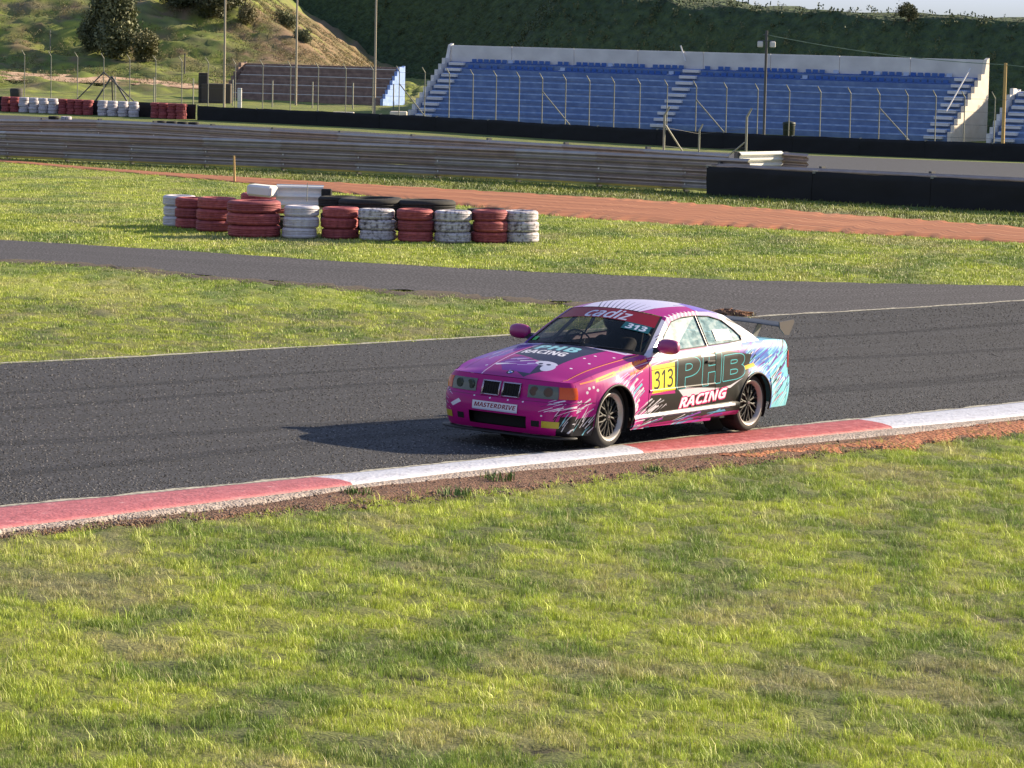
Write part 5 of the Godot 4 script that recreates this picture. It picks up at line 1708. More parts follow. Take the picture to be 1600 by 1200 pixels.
func belt(o: Node3D, line_: Array, step: float, tall: float, sd: int) -> void:
	var ps := by_step(line_, step)
	var n := FastNoiseLite.new()
	n.seed = sd
	n.frequency = 0.22
	for i in ps.size() - 1:
		var a: Vector2 = ps[i]
		var b: Vector2 = (ps[i + 1] as Vector2).lerp(a, 0.004)
		var nr := Vector2(-(b - a).y, (b - a).x).normalized()
		if nr.y > 0: nr = -nr
		var st := begin()
		var f := func(u, v):
			var p := a.lerp(b, u)
			var k := p.x * 1.4 + p.y * 0.3
			p += nr * (0.07 * n.get_noise_1d(k * 2.0) * (0.4 + v) + 0.04 * n.get_noise_2d(k * 4.0, v * 6.0))
			return W(p.x, p.y, -0.05 + v * (tall + 0.05 + 0.05 * n.get_noise_1d(k * 3.0 + 90)))
		var m := (a + b) * 0.5
		grid(st, f, lin(0, 1, 14), lin(0, 1, 5), W(m.x - nr.x, m.y - nr.y, 0.5))
		grid(st, func(u, v): return f.call(u, v) + Vector3(-nr.x, 0, nr.y) * 0.03, lin(0, 1, 14), lin(0, 1, 5), W(m.x + nr.x, m.y + nr.y, 0.5))
		grid(st, func(u, v): return f.call(u, 1.0) + Vector3(-nr.x, 0, nr.y) * 0.03 * v, lin(0, 1, 14), [0.0, 1.0], W(m.x, m.y, -5.0))
		put("belt_panel", done(st), M.belt, o)
		var cs := begin()
		var e: Vector3 = f.call(0.0, 1.0)
		box(cs, e + Vector3(0.05, 0.0, 0.0), Vector3(0.14, 0.07, 0.12))
		put("clamp", done(cs), M.post, o)

func tyre_mesh(r: float, w: float, sd: int) -> ArrayMesh:
	rng.seed = sd
	var st := begin()
	var pr := [[0.60 * r, 0.16 * w], [0.63 * r, 0.05 * w], [0.74 * r, 0.0], [0.90 * r, 0.03 * w], [0.975 * r, 0.13 * w], [r, 0.24 * w]]
	var g := rng.randf_range(0.94, 0.965)
	for k in 3:
		var c := 0.36 + 0.14 * k
		for e in [[-0.030, 1.0], [-0.018, g + 0.02], [0.018, g + 0.02], [0.030, 1.0]]: pr.append([r * e[1], (c + e[0]) * w])
	pr.append_array([[r, 0.76 * w], [0.975 * r, 0.87 * w], [0.90 * r, 0.97 * w], [0.74 * r, w], [0.63 * r, 0.95 * w], [0.60 * r, 0.84 * w]])
	var p1 := rng.randf() * TAU
	lathe(st, pr, 40, Vector3.ZERO, Vector3.UP, true, func(t, _y): return 0.006 * sin(2 * t + p1))
	return done(st)

func build_tyres() -> void:
	var small := tyre_mesh(0.335, 0.205, 1)
	var small2 := tyre_mesh(0.345, 0.20, 2)
	var wide := tyre_mesh(0.50, 0.23, 3)
	var mid := tyre_mesh(0.375, 0.22, 4)
	# x, d, mesh, paint kind, lean, heading of the stack
	var stacks := [
		[-6.62, 67.5, small, "white", "of the white stack at the far left end of the tyre wall"],
		[-6.30, 66.95, small2, "red", "of the narrow red stack beside the white left end stack"],
		[-5.76, 65.9, mid, "red", "of the red stack left of the widest red stack"],
		[-4.92, 64.35, wide, "red", "of the widest red stack, made of truck tyres"],
		[-4.03, 64.20, small, "white", "of the clean white stack right of the widest red stack"],
		[-3.29, 64.25, small2, "red", "of the red stack between the clean and the leaning white stacks"],
		[-2.55, 63.95, small2, "worn", "of the leaning mottled stack, third white from the left"],
		[-1.86, 63.80, small, "red", "of the red stack between two mottled white stacks"],
		[-1.17, 63.80, small2, "worn", "of the mottled white stack left of the last red stack"],
		[-0.48, 64.00, small, "red", "of the last red stack near the right end of the tyre wall"],
		[0.10, 64.30, small2, "worn", "of the white stack at the right end of the tyre wall"]]
	rng.seed = 91
	var widths := {small: 0.205, small2: 0.20, wide: 0.23, mid: 0.22}
	var src := {}
	for s in stacks.size():
		var q: Array = stacks[s]
		var y := 0.0
		for k in 3:
			var word: String = ["lowest", "middle", "top"][k]
			var kind: String = q[3]
			var colr: String = {"white": "white", "red": "red", "worn": "scuffed white"}[kind]
			if s == 10 and k == 2: colr = "black-scuffed white"
			var m: Material = M["tyre_red_%d" % ((s + k) % 3)] if kind == "red" else (M.tyre_white_0 if kind == "white" else M["tyre_white_%d" % (1 + (s + k) % 2)])
			var lean: float = 0.035 * k if s == 6 else 0.0
			var at := W(q[0] + rng.randf_range(-0.02, 0.02) + lean * -0.6, q[1] + rng.randf_range(-0.02, 0.02), y)
			var o: MeshInstance3D
			var key := [q[2], m]
			if src.has(key):
				o = dup(src[key], at, rng.randf() * TAU, "")
			else:
				o = put("tyre", q[2], m)
				o.position = at
				o.rotation.y = rng.randf() * TAU
				src[key] = o
			o.rotation.x = rng.randf_range(-0.012, 0.012) + (0.02 if s == 6 else 0.0)
			o.rotation.z = rng.randf_range(-0.012, 0.012)
			tag(o, "%s %s tyre %s" % [word, colr, q[4]], "tyre", "painted tyres of the tyre wall")
			y += widths[q[2]] * 0.99
	# red paint left on one side of the last top tyre, black tyres and a steel rail piled behind
	var big := tyre_mesh(0.62, 0.30, 7)
	var pile := [
		[-2.75, 65.2, 0.44, big, M.tyre_black, "big black tractor tyre lying behind the mottled leaning stack"],
		[-1.75, 65.3, 0.42, big, M.tyre_black, "big black tractor tyre lying behind the mottled white stack"],
		[-3.40, 65.6, 0.52, mid, M.tyre_black, "black tyre lying behind the stacks, right of the white rail"],
		[-5.35, 66.4, 0.36, wide, M.tyre_black, "black truck tyre lying behind the red stacks at the left"],
		[-4.72, 66.5, 0.36, wide, M.tyre_red_2, "red truck tyre lying under the left end of the white rail"],
		[-5.02, 67.2, 0.48, mid, M.tyre_red_0, "small red tyre lying on the pile behind the grey block"],
		[-0.55, 65.2, 0.36, mid, M.tyre_black, "black tyre just visible behind the last red stack"]]
	for p in pile:
		var o := put("tyre", p[3], p[4])
		o.position = W(p[0], p[1], p[2])
		o.rotation = Vector3(0.02, rng.randf() * TAU, 0.015)
		tag(o, p[5], "tyre", "tyres piled behind the tyre wall")
		# what it lies on
		var o2 := put("tyre", p[3], M.tyre_black)
		o2.position = W(p[0] + 0.03, p[1] + 0.02, maxf(p[2] - 0.31, 0.0))
		tag(o2, "lower tyre under the " + p[5].replace("lying ", "").replace("just visible ", ""), "tyre", "tyres piled behind the tyre wall")
	var rail := thing("guard_rail", "short white steel rail lying on the tyres behind the wall", "crash barrier", W(-4.62, 65.95, 0.58))
	var bm := beam_mesh(0.92)
	for k in 2: put("rail_beam", bm, M.beam_white, rail, Transform3D(Basis(Vector3.UP, -0.10) * Basis(Vector3.RIGHT, -0.25), Vector3(0, 0.17 * k - 0.12, -0.06 * k)))
	var st := begin()
	bevel_box(st, Vector3(0.98, 0.10, 0.06), Vector3(0.20, 0.36, 0.16), 0.02)
	put("end_bracket", done(st), M.tyre_black, rail)
	st = begin()
	bevel_box(st, Vector3.ZERO, Vector3(0.52, 0.22, 0.36), 0.04)
	var bl := put("concrete_block", done(st), M.conc_wall)
	bl.position = W(-4.88, 65.9, 0.80)
	bl.rotation = Vector3(0, -0.35, -0.05)
	tag(bl, "grey white concrete block on the left end of the white rail", "block")
	st = begin()
	cyl(st, Vector3.ZERO, Vector3(0.01, 0.36, 0), 0.008, 0.006, 5)
	var rod := put("metal_rod", done(st), M.post)
	rod.position = W(-4.0, 65.55, 0.62)
	tag(rod, "thin upright rod in front of the white rail on the tyres", "rod")
	st = begin()
	cyl(st, Vector3(0, -0.2, 0), Vector3(-0.03, 0.72, 0), 0.035, 0.028, 8)
	var stake := put("wooden_stake", done(st), M.wood)
	stake.position = W(-7.85, 95.6, 0.0)
	tag(stake, "thin yellow wooden stake standing in the field by the red earth track", "stake")

	# banded columns at the far left, each with its tyres
	var cm := tyre_mesh(0.34, 0.205, 11)
	var cols := [[-38.7, "r"], [-34.2, "r"], [-33.55, "r"], [-32.9, "w"], [-32.15, "w"], [-31.45, "w"], [-30.75, "w"], [-30.0, "r"], [-29.4, "r"], [-28.85, "r"], [-28.25, "r"], [-27.2, "w"], [-26.5, "w"], [-25.75, "w"], [-25.0, "w"], [-23.45, "r"], [-22.9, "r"], [-22.3, "r"], [-21.7, "r"]]
	var seen := {"r": 0, "w": 0}
	var first := {}
	for i in range(1, cols.size()):
		var x: float = cols[i][0]
		var d := 0.0
		for k in BAND.size() - 1:
			if x >= BAND[k].x and x <= BAND[k + 1].x: d = lerpf(BAND[k].y, BAND[k + 1].y, (x - BAND[k].x) / (BAND[k + 1].x - BAND[k].x))
		var kind: String = cols[i][1]
		var where: String = "at the left edge of the photo" if i < 3 else ("first" if i in [3, 7, 11, 15] else ("second" if i in [4, 8, 12, 16] else ("third" if i in [5, 9, 13, 17] else "fourth")))
		var row: String = "" if i < 3 else ["of the left white row", "of the left red row", "of the right white row", "of the right red row"][(i - 3) / 4]
		var lab := "%s banded tyre column %s" % ["red" if kind == "r" else "white", ("at the left edge, %s one" % ["outer", "inner"][i - 1]) if i < 3 else where + " from left " + row]
		var t: Node3D
		if first.has(kind): t = dup(first[kind], W(x, d, 0), 0.7 * i, lab)
		else:
			t = thing("tyre_stack", lab, "tyre stack", W(x, d, 0), 0.0, "painted tyre columns along the far track")
			for k in 5: put("tyre", cm, M["tyre_red_%d" % (k % 3)] if kind == "r" else M.tyre_white_0, t, Transform3D(Basis(Vector3.UP, k * 1.1), Vector3(0.03 * sin(k * 2.0), 0.2 * k, 0.02 * cos(k * 3.0))))
			first[kind] = t
	# black belt between the right white and right red rows, and behind the columns
	var o := thing("rubber_barrier", "black rubber panel in the gaps behind the far left tyre columns", "rubber barrier")
	var bl2 := []
	for p in [Vector2(-60.0, 244.0), Vector2(-34.66, 230.9), Vector2(-20.7, 221.9)]: bl2.append(p)
	belt(o, bl2, 5.0, 0.95, 37)
	# loose tyres on the far track
	var loose := [[-28.7, 212.5, M.tyre_black, "black loose tyre on the far track at the left"], [-27.9, 212.3, M.tyre_white_1, "white loose tyre beside the black one on the far track"], [-21.6, 208.0, M.tyre_black, "leftmost of four dark loose tyres on the far track"], [-20.9, 207.6, M.tyre_black, "second of four dark loose tyres on the far track"], [-20.2, 207.2, M.tyre_black, "third of four dark loose tyres on the far track"], [-19.5, 206.8, M.tyre_black, "rightmost of four dark loose tyres on the far track"]]
	for p in loose:
		var q := put("tyre", cm, p[2])
		q.position = W(p[0], p[1], 0.14)
		tag(q, p[3], "tyre", "loose tyres on the far track")

func fence_post(o: Node, at: Vector3, tall: float, arm: Vector3, r := 0.031, m: Material = null) -> MeshInstance3D:
	var st := begin()
	cyl(st, Vector3(0, -0.2, 0), Vector3(0, tall, 0), r, r, 7)
	cyl(st, Vector3(0, tall, 0), Vector3(0, tall, 0) + arm, r, r * 0.8, 7)
	return put("post", done(st), m if m else M.post, o, Transform3D(Basis(), at))

func rod(o: Node, called: String, a: Vector3, b: Vector3, r: float, m: Material) -> void:
	var st := begin()
	cyl(st, Vector3.ZERO, b - a, r, r, 6)
	put(called, done(st), m, o, Transform3D(Basis(), a))

func build_fences() -> void:
	var o := thing("wire_fence", "long tall wire fence with angled post tops behind the rubber barrier", "fence")
	var line_ := []
	for p in BAND: line_.append(p + Vector2(0.6, 3.2))
	var xs := []
	var ps := by_step(run(line_, 60), 2.25)
	var prev := Vector3.ZERO
	var n := 0
	for i in ps.size():
		var p: Vector2 = ps[i]
		if p.x < -37 or p.x > 30: continue
		var tall := lerpf(3.75, 3.15, clampf((p.x + 34.0) / 60.0, 0, 1))
		var at := W(p.x, p.y)
		fence_post(o, at, tall, Vector3(-0.20, 0.34, 0.12))
		if n % 6 == 3 and p.x > -8.0: rod(o, "brace", at + Vector3(0, tall * 0.78, 0), at + Vector3(2.2, 0.1, 1.3), 0.035, M.post)
		if n == 4:
			rod(o, "brace", at + Vector3(0, tall * 0.75, 0), at + Vector3(-2.6, 0.1, -0.4), 0.045, M.steel)
			rod(o, "brace", at + Vector3(0, tall * 0.75, 0), at + Vector3(2.9, 0.1, 0.4), 0.045, M.steel)
		if n > 0:
			for k in 5:
				var y := 0.4 + (tall - 0.45) * k / 4.0
				rod(o, "wire", prev + Vector3(0, y, 0), at + Vector3(0, y, 0), 0.008, M.steel)
		prev = at
		n += 1
	# short run beside the end of the near barriers
	o = thing("wire_fence", "short fence with braced posts just behind the crash barriers", "fence")
	var a := W(4.35, 101.5)
	var b := W(6.75, 101.0)
	var c := W(5.55, 104.5)
	for q in [a, b]:
		fence_post(o, q, 2.05, Vector3(0.14, 0.26, 0), 0.035)
	fence_post(o, c, 1.6, Vector3(0.10, 0.2, 0), 0.03)
	rod(o, "brace", a + Vector3(0.05, 1.75, 0), a + Vector3(1.1, 0.2, -0.3), 0.025, M.post)
	rod(o, "brace", b + Vector3(-0.05, 1.3, 0), b + Vector3(-1.3, 0.2, -0.3), 0.025, M.post)
	for k in 3:
		rod(o, "wire", a + Vector3(0, 0.6 + 0.55 * k, 0), c + Vector3(0, 0.5 + 0.5 * k, 0), 0.005, M.steel)
		rod(o, "wire", c + Vector3(0, 0.5 + 0.5 * k, 0), b + Vector3(0, 0.6 + 0.55 * k, 0), 0.005, M.steel)
	# thin old fence in front of the brown stand
	o = thing("wire_fence", "low fence of pale stub posts in front of the brown stand", "fence")
	for k in 8:
		var q := W(-30.0 + 3.0 * k, 256.0 - 1.0 * k)
		fence_post(o, q, 1.9, Vector3(0, 0.02, 0), 0.05)
		if k > 0: rod(o, "wire", W(-33.0 + 3.0 * k, 257.0 - 1.0 * k, 1.5), q + Vector3(0, 1.5, 0), 0.008, M.steel)
	# A-shaped brace of dark poles left of the path
	o = thing("brace_frame", "dark A-shaped pole frame standing on the grass behind the left fence", "frame", W(-29.8, 252.0))
	rod(o, "leg", Vector3(-1.3, 0, 0), Vector3(0, 2.0, 0), 0.07, M.steel)
	rod(o, "leg", Vector3(1.3, 0, 0.3), Vector3(0, 2.0, 0), 0.07, M.steel)
	rod(o, "leg", Vector3(0, 0, -0.8), Vector3(0, 2.0, 0), 0.06, M.steel)

func build_poles() -> void:
	var defs := [[-20.6, 241.0, 13.0, "tall thin pole left of the brown stand"], [-16.6, 257.0, 13.0, "tall thin pole in front of the middle of the brown stand"], [-9.5, 228.0, 7.9, "tall pole at the right end of the brown stand"]]
	for p in defs:
		var st := begin()
		cyl(st, Vector3(0, -0.3, 0), Vector3(0, p[2], 0), 0.085, 0.065, 10)
		cyl(st, Vector3(0, p[2], 0), Vector3(0, p[2] + 0.08, 0), 0.08, 0.03, 10)
		var o := put("pole", done(st), mat(g8(168, 156, 138), 0.7))
		o.position = W(p[0], p[1])
		tag(o, p[3], "pole", "tall poles round the stands")
	var o := thing("floodlight_pole", "dark pole with paired floodlights in front of the blue grandstand", "floodlight", W(14.35, 199.5))
	rod(o, "pole", Vector3(0, -0.3, 0), Vector3(0, 6.55, 0), 0.085, M.steel)
	for s in [-1, 1]:
		var st := begin()
		bevel_box(st, Vector3(0.36 * s, 5.75, 0.05), Vector3(0.30, 0.34, 0.24), 0.04, Basis(Vector3.UP, 0.35 * s))
		put("floodlight", done(st), M.conc_wall, o)
	rod(o, "crossbar", Vector3(-0.5, 5.95, 0), Vector3(0.5, 5.95, 0), 0.035, M.steel)
	rod(o, "crossbar", Vector3(-0.2, 6.3, 0), Vector3(0.2, 6.3, 0), 0.03, M.steel)
	var st := begin()
	cyl(st, Vector3(0, -0.3, 0), Vector3(0, 4.95, 0), 0.11, 0.09, 10)
	var wp := put("wooden_pole", done(st), M.wood)
	wp.position = W(28.25, 199.5)
	tag(wp, "sunlit wooden pole between the two blue stands", "pole")
	st = begin()
	var pa := W(14.35, 199.5, 6.3)
	var pb := W(28.25, 199.5, 4.85)
	var pc := W(46.0, 196.0, 4.3)
	for seg in [[pa, pb], [pb, pc]]:
		for k in 12:
			var t0 := k / 12.0
			var t1 := (k + 1) / 12.0
			cyl(st, (seg[0] as Vector3).lerp(seg[1], t0) - Vector3(0, 1.1 * t0 * (1 - t0), 0), (seg[0] as Vector3).lerp(seg[1], t1) - Vector3(0, 1.1 * t1 * (1 - t1), 0), 0.022, 0.022, 5, false)
	var cab := put("cable", done(st), mat(g8(110, 130, 116), 0.6))
	tag(cab, "sagging cable from the floodlight pole to the wooden pole and beyond", "cable")

# terrace: u along the front (ex), back along ez2; rows of risers
func stand(o: Node3D, l: float, rows: int, rise: float, tread: float, wall: float, row_mat: Material, step_mat: Material, wall_mat: Material, end_mat: Material, stairs: Array, seats: bool) -> void:
	for r in rows:
		var st := begin()
		bevel_box(st, Vector3(l / 2, rise * (r + 0.5) - 0.25, -tread * r - tread * 0.5 - 0.2), Vector3(l - 0.02, rise + 0.5, tread + 0.4), 0.025)
		put("row", done(st), row_mat, o)
		st = begin()
		box(st, Vector3(l / 2, rise * (r + 1) + 0.035, -tread * r - tread * 0.30), Vector3(l - 0.4, 0.08, tread * 0.42))
		put("bench", done(st), (M.seat_blue2 if r >= rows - 2 else M.bench) if seats else row_mat, o)
	var bl := l / 8.0
	for k in 8:
		var st := begin()
		bevel_box(st, Vector3(bl * (k + 0.5), rise * rows + wall * 0.5 - 0.3, -tread * rows - 0.1), Vector3(bl - 0.03, wall + 0.6, 0.2), 0.02)
		put("wall_panel", done(st), wall_mat, o)
	for s in stairs:
		for r in rows:
			var st := begin()
			bevel_box(st, Vector3(s, rise * (r + 0.75) + 0.03, -tread * r + 0.05), Vector3(1.25, rise * 0.5, 0.34), 0.02)
			put("stair_step", done(st), step_mat, o)
	# end walls, stepped like the rows
	for e in [0, 1]:
		var pts := [Vector2(0.25, -0.6)]
		for r in rows:
			pts.append(Vector2(0.25 - tread * r, rise * (r + 1) + 0.30))
			pts.append(Vector2(0.25 - tread * (r + 1), rise * (r + 1) + 0.30))
		pts.append(Vector2(-tread * rows - 0.02, rise * rows + wall))
		pts.append(Vector2(-tread * rows - 0.35, rise * rows + wall + 0.12))
		pts.append(Vector2(-tread * rows - 0.35, -0.6))
		var st := begin()
		var x0 := -0.26 if e == 0 else l + 0.02
		var x1 := -0.02 if e == 0 else l + 0.26
		var pl := PackedVector2Array(pts)
		var tri := Geometry2D.triangulate_polygon(pl)
		flat(st)
		for sx in 2:
			var x := x0 if sx == 0 else x1
			for k in range(0, tri.size(), 3):
				var t := []
				for j in 3: t.append(Vector3(x, pl[tri[k + j]].y, pl[tri[k + j]].x))
				if ((t[1] - t[0]).cross(t[2] - t[0]).x > 0) == (sx == 1): t = [t[0], t[2], t[1]]
				for v in t:
					st.set_uv(Vector2.ZERO)
					st.add_vertex(v)
		for k in pl.size():
			var a := pl[k]
			var b := pl[(k + 1) % pl.size()]
			var nrm := Vector3(0, -(b.x - a.x), b.y - a.y)
			if Geometry2D.is_polygon_clockwise(pl): nrm = -nrm
			var md := Vector3((x0 + x1) / 2, (a.y + b.y) / 2, (a.x + b.x) / 2)
			var ins := md - Vector3(0, (b.x - a.x), -(b.y - a.y)).normalized() * 0.05
			if Geometry2D.is_point_in_polygon(Vector2(md.z, md.y) + Vector2(-(b.y - a.y), b.x - a.x).normalized() * 0.01, pl): ins = md + Vector3(0, b.x - a.x, -(b.y - a.y)).normalized() * 0.05
			else: ins = md - Vector3(0, b.x - a.x, -(b.y - a.y)).normalized() * 0.05
			quad(st, Vector3(x0, a.y, a.x), Vector3(x1, a.y, a.x), Vector3(x1, b.y, b.x), Vector3(x0, b.y, b.x), ins)
		put("end_wall", done(st), end_mat if e == 1 else wall_mat, o)
	if seats:
		# seat shells on the benches
		var st := begin()
		bevel_box(st, Vector3(0, 0.02, 0), Vector3(0.40, 0.04, 0.24), 0.012)
		bevel_box(st, Vector3(0, 0.13, -0.11), Vector3(0.38, 0.20, 0.03), 0.012)
		var me := done(st)
		var xs := []
		var cs := []
		rng.seed = 300 + int(l)
		for r in range(rows - 2, rows):
			var x := 0.6
			while x < l - 0.6:
				var ok := true
				for s in stairs:
					if absf(x - s) < 0.9: ok = false
				if ok and rng.randf() < (0.9 if r >= rows - 2 else 0.55):
					xs.append(Transform3D(Basis(), Vector3(x, rise * (r + 1) + 0.06, -tread * r - tread * 0.3)))
					cs.append(Color(0.04, 0.12, 0.40).lerp(Color(0.08, 0.16, 0.38), rng.randf()) if rng.randf() < 0.94 else Color(0.42, 0.50, 0.66))
				x += 0.5
		stuff("seats", me, M.stone, xs, cs, "", o)

func build_stands() -> void:
	var turn := -atan2(23.0, 33.4) * -1.0
	# local x runs along the front to the right and nearer; local -z runs back
	var dir := Vector3(26.3 + 7.1, 0, 23.0).normalized()
	turn = atan2(-dir.z, dir.x)
	var o := thing("grandstand", "large blue terraced grandstand with grey back wall and white stairs", "grandstand", Vector3(-7.0, -3.35, -231.0), turn)
	stand(o, 40.3, 10, 0.385, 0.42, 1.18, M.seat_blue, M.conc_wall, M.conc_wall, M.wall_cream, [0.9, 19.6, 39.3], true)
	rod(o, "handrail", Vector3(39.9, 1.9, -0.3), Vector3(39.9, 4.5, -3.3), 0.05, M.conc_wall)
	rod(o, "handrail", Vector3(19.0, 4.4, -3.9), Vector3(18.4, 5.4, -4.2), 0.05, M.conc_wall)
	var bs := begin()
	for q in [[24.4, 1.0], [8.0, 0.9]]:
		bevel_box(bs, Vector3(q[0], 0.6 + q[1] * 0.5, 0.8), Vector3(0.7, q[1] + 0.6, 0.5), 0.08)
	var at := Vector3(-7.0, -3.35, -231.0)
	o = thing("grandstand", "blue grandstand with stepped white side wall at the right edge", "grandstand", at + dir * 43.2, turn)
	stand(o, 18.0, 8, 0.385, 0.42, 0.12, M.seat_blue, M.conc_wall, M.conc_wall, M.wall_cream, [0.9, 17.0], true)
	var dir2 := Vector3(12.6, 0, 5.5).normalized()
	o = thing("grandstand", "brown terraced stand with blue end wall beside the grassy mound", "grandstand", Vector3(-22.6, -3.4, -265.5), atan2(-dir2.z, dir2.x))
	stand(o, 13.4, 8, 0.34, 0.40, 0.25, M.wood_brown, M.wood_brown, M.wood_brown, M.wall_blue, [], false)
	for k in 4:
		var st := begin()
		box(st, Vector3(6.7, 0.34 * (2 * k + 2) + 0.075, -0.40 * (2 * k + 1) - 0.1), Vector3(13.0, 0.05, 0.16))
		put("bench_edge", done(st), M.conc_wall, o)
	# dark bin in front of the blue stand, hut and odds and ends at the left
	var bin := thing("waste_bin", "dark green bin on the ground in front of the blue grandstand", "bin", W(15.6, 197.0))
	var st := begin()
	lathe(st, [[0.0, 0.0], [0.30, 0.0], [0.36, 1.15], [0.38, 1.2], [0.0, 1.22]], 14, Vector3.ZERO, Vector3.UP, false)
	put("body", done(st), mat(g8(28, 40, 34), 0.7), bin)
	st = begin()
	lathe(st, [[0.0, 1.225], [0.39, 1.22], [0.36, 1.34], [0.0, 1.42]], 14, Vector3.ZERO, Vector3.UP, false)
	put("lid", done(st), mat(g8(30, 44, 38), 0.6), bin)
	var bin2 := thing("waste_bin", "dark grey bin beside the sandy path at the left edge", "bin", W(-36.2, 248.0))
	st = begin()
	lathe(st, [[0.0, 0.0], [0.42, 0.0], [0.48, 1.0], [0.42, 1.08], [0.0, 1.10]], 14, Vector3.ZERO, Vector3.UP, false)
	put("body", done(st), mat(g8(62, 58, 54), 0.8), bin2)
	var hut := thing("brick_hut", "low dark wall and pillar at the left end of the brown stand", "hut", W(-23.6, 259.0))
	st = begin()
	bevel_box(st, Vector3(0.9, 0.7, 0), Vector3(2.2, 1.5, 1.2), 0.03)
	put("wall", done(st), mat(g8(84, 76, 68), 0.95), hut)
	st = begin()
	bevel_box(st, Vector3(-0.1, 1.1, 0.1), Vector3(0.7, 2.3, 0.7), 0.04)
	put("pillar", done(st), mat(g8(64, 60, 56), 0.95), hut)
	st = begin()
	bevel_box(st, Vector3(0, 0.7, 0), Vector3(0.30, 1.5, 0.25), 0.03)
	var wpst := put("marker_post", done(st), M.conc_wall)
	wpst.position = W(-20.0, 247.0)
	tag(wpst, "short white marker post beside the thin pole left of the brown stand", "post")
	st = begin()
	bevel_box(st, Vector3(0, 0.4, 0), Vector3(1.1, 0.9, 0.8), 0.05)
	var cb := put("concrete_block", done(st), M.wall_cream)
	cb.position = W(-7.6, 219.5)
	tag(cb, "cream concrete block between the brown and the blue stand", "block")
	st = begin()
	bevel_box(st, Vector3(0, 0.2, 0), Vector3(1.4, 0.4, 0.5), 0.05)
	var cb2 := put("concrete_block", done(st), M.wall_cream)
	cb2.position = W(-11.2, 221.0, 0.3)
	tag(cb2, "low pale slab on the ground below the brown stand's right end", "block")

func build_bank() -> void:
	var foot := [Vector2(75, 183), Vector2(30.5, 214.5), Vector2(-2.5, 238.5), Vector2(2.0, 262), Vector2(4.5, 300), Vector2(-5, 350), Vector2(-60, 400)]
	var f := run(foot, 130)
	var n := FastNoiseLite.new()
	n.seed = 8
	n.frequency = 0.12
	n.fractal_octaves = 4
	var rows := []
	for i in f.size():
		var a: Vector2 = f[maxi(i - 1, 0)]
		var b: Vector2 = f[mini(i + 1, f.size() - 1)]
		var t := (b - a).normalized()
		var nr := Vector2(t.y, -t.x)
		rows.append([f[i], nr])
	var st := begin()
	var top := [[-60.0, 14.0], [-10.0, 10.5], [0.0, 8.8], [5.0, 8.4], [15.0, 7.85], [40.0, 7.45], [80.0, 7.0]]
	var prof := [[-1.0, -0.4], [0.0, 0.0], [0.9, 0.11], [1.8, 0.22], [2.7, 0.34], [3.6, 0.46], [4.5, 0.58], [5.4, 0.70], [6.2, 0.81], [7.0, 0.91], [7.7, 0.975], [8.6, 1.0], [10.5, 1.01], [14.0, 0.98], [24.0, 0.5], [34.0, -0.1]]
	grid(st, func(i, k):
		var r: Array = rows[int(i)]
		var p: Vector2 = r[0] + r[1] * prof[int(k)][0]
		var h: float = spl(top, (r[0] as Vector2).x)
		return Vector3(p.x, -3.3 + h * prof[int(k)][1] + 0.55 * n.get_noise_2d(p.x * 2.0, p.y * 2.0 + k * 3.0) * (1.0 if k > 1 else 0.2), -p.y), range(f.size()), range(prof.size()), Vector3(10, -40, -260))
	struct("embankment", done(st), M.bank, "steep dark grassy embankment behind the stands")
	# scrub along the crest and on the slope
	rng.seed = 61
	var xs := []
	var cs := []
	var me := leaf_clump(10, 0.35, 0.16, 5)
	for k in 6000:
		var i := rng.randi() % rows.size()
		var r: Array = rows[i]
		var q := rng.randf()
		var kk := rng.randf_range(1.5, 9.0) if q < 0.7 else rng.randf_range(9.0, 12.5)
		var i0 := int(kk)
		var w: float = lerpf(prof[i0][0], prof[i0 + 1][0], kk - i0)
		var hh: float = lerpf(prof[i0][1], prof[i0 + 1][1], kk - i0)
		var p: Vector2 = r[0] + r[1] * w + Vector2(rng.randf_range(-0.6, 0.6), 0)
		var s := rng.randf_range(0.4, 1.2)
		xs.append(Transform3D(Basis(Vector3.UP, rng.randf() * TAU).scaled(Vector3(s, s * 0.7, s)), Vector3(p.x, -3.25 + spl(top, (r[0] as Vector2).x) * hh + 0.55 * n.get_noise_2d(p.x * 2.0, p.y * 2.0 + kk * 3.0), -p.y)))
		cs.append(Color(0.042, 0.066, 0.024).lerp(Color(0.095, 0.11, 0.045), rng.randf()))
	stuff("undergrowth", me, M.leaf, xs, cs, "rough grass and scrub on the embankment")
	for q in [[35.2, 219.5, 1.0, "dark bush on the embankment's crest at the right edge"], [25.6, 226.5, 0.9, "dark bush on the embankment's crest above the right part of the grandstand"]]:
		bush(Vector3(q[0], 4.3, -q[1]), q[2], q[2] * 0.55, 260, Color(0.05, 0.06, 0.025), Color(0.12, 0.12, 0.05), "bush", q[3], "bushes on the embankment's crest", 90 + int(q[0]))

func leaf_clump(n: int, spread: float, size: float, sd: int) -> ArrayMesh:
	rng.seed = sd
	var st := begin()
	flat(st)
	for k in n:
		var o := Vector3(rng.randfn(), rng.randfn(), rng.randfn()) * spread * 0.5
		var b := Basis.from_euler(Vector3(rng.randf() * TAU, rng.randf() * TAU, rng.randf() * TAU))
		var w := size * rng.randf_range(0.6, 1.2)
		for q in [[Vector3(-0.5, 0, 0), Vector3(0, 0.08, 0.9), Vector3(0.5, 0, 0)], [Vector3(-0.5, 0, 0), Vector3(0.5, 0, 0), Vector3(0, 0.08, -0.9)]]:
			for p in q:
				st.set_uv(Vector2.ZERO)
				st.add_vertex(o + b * p * w)
	return done(st)

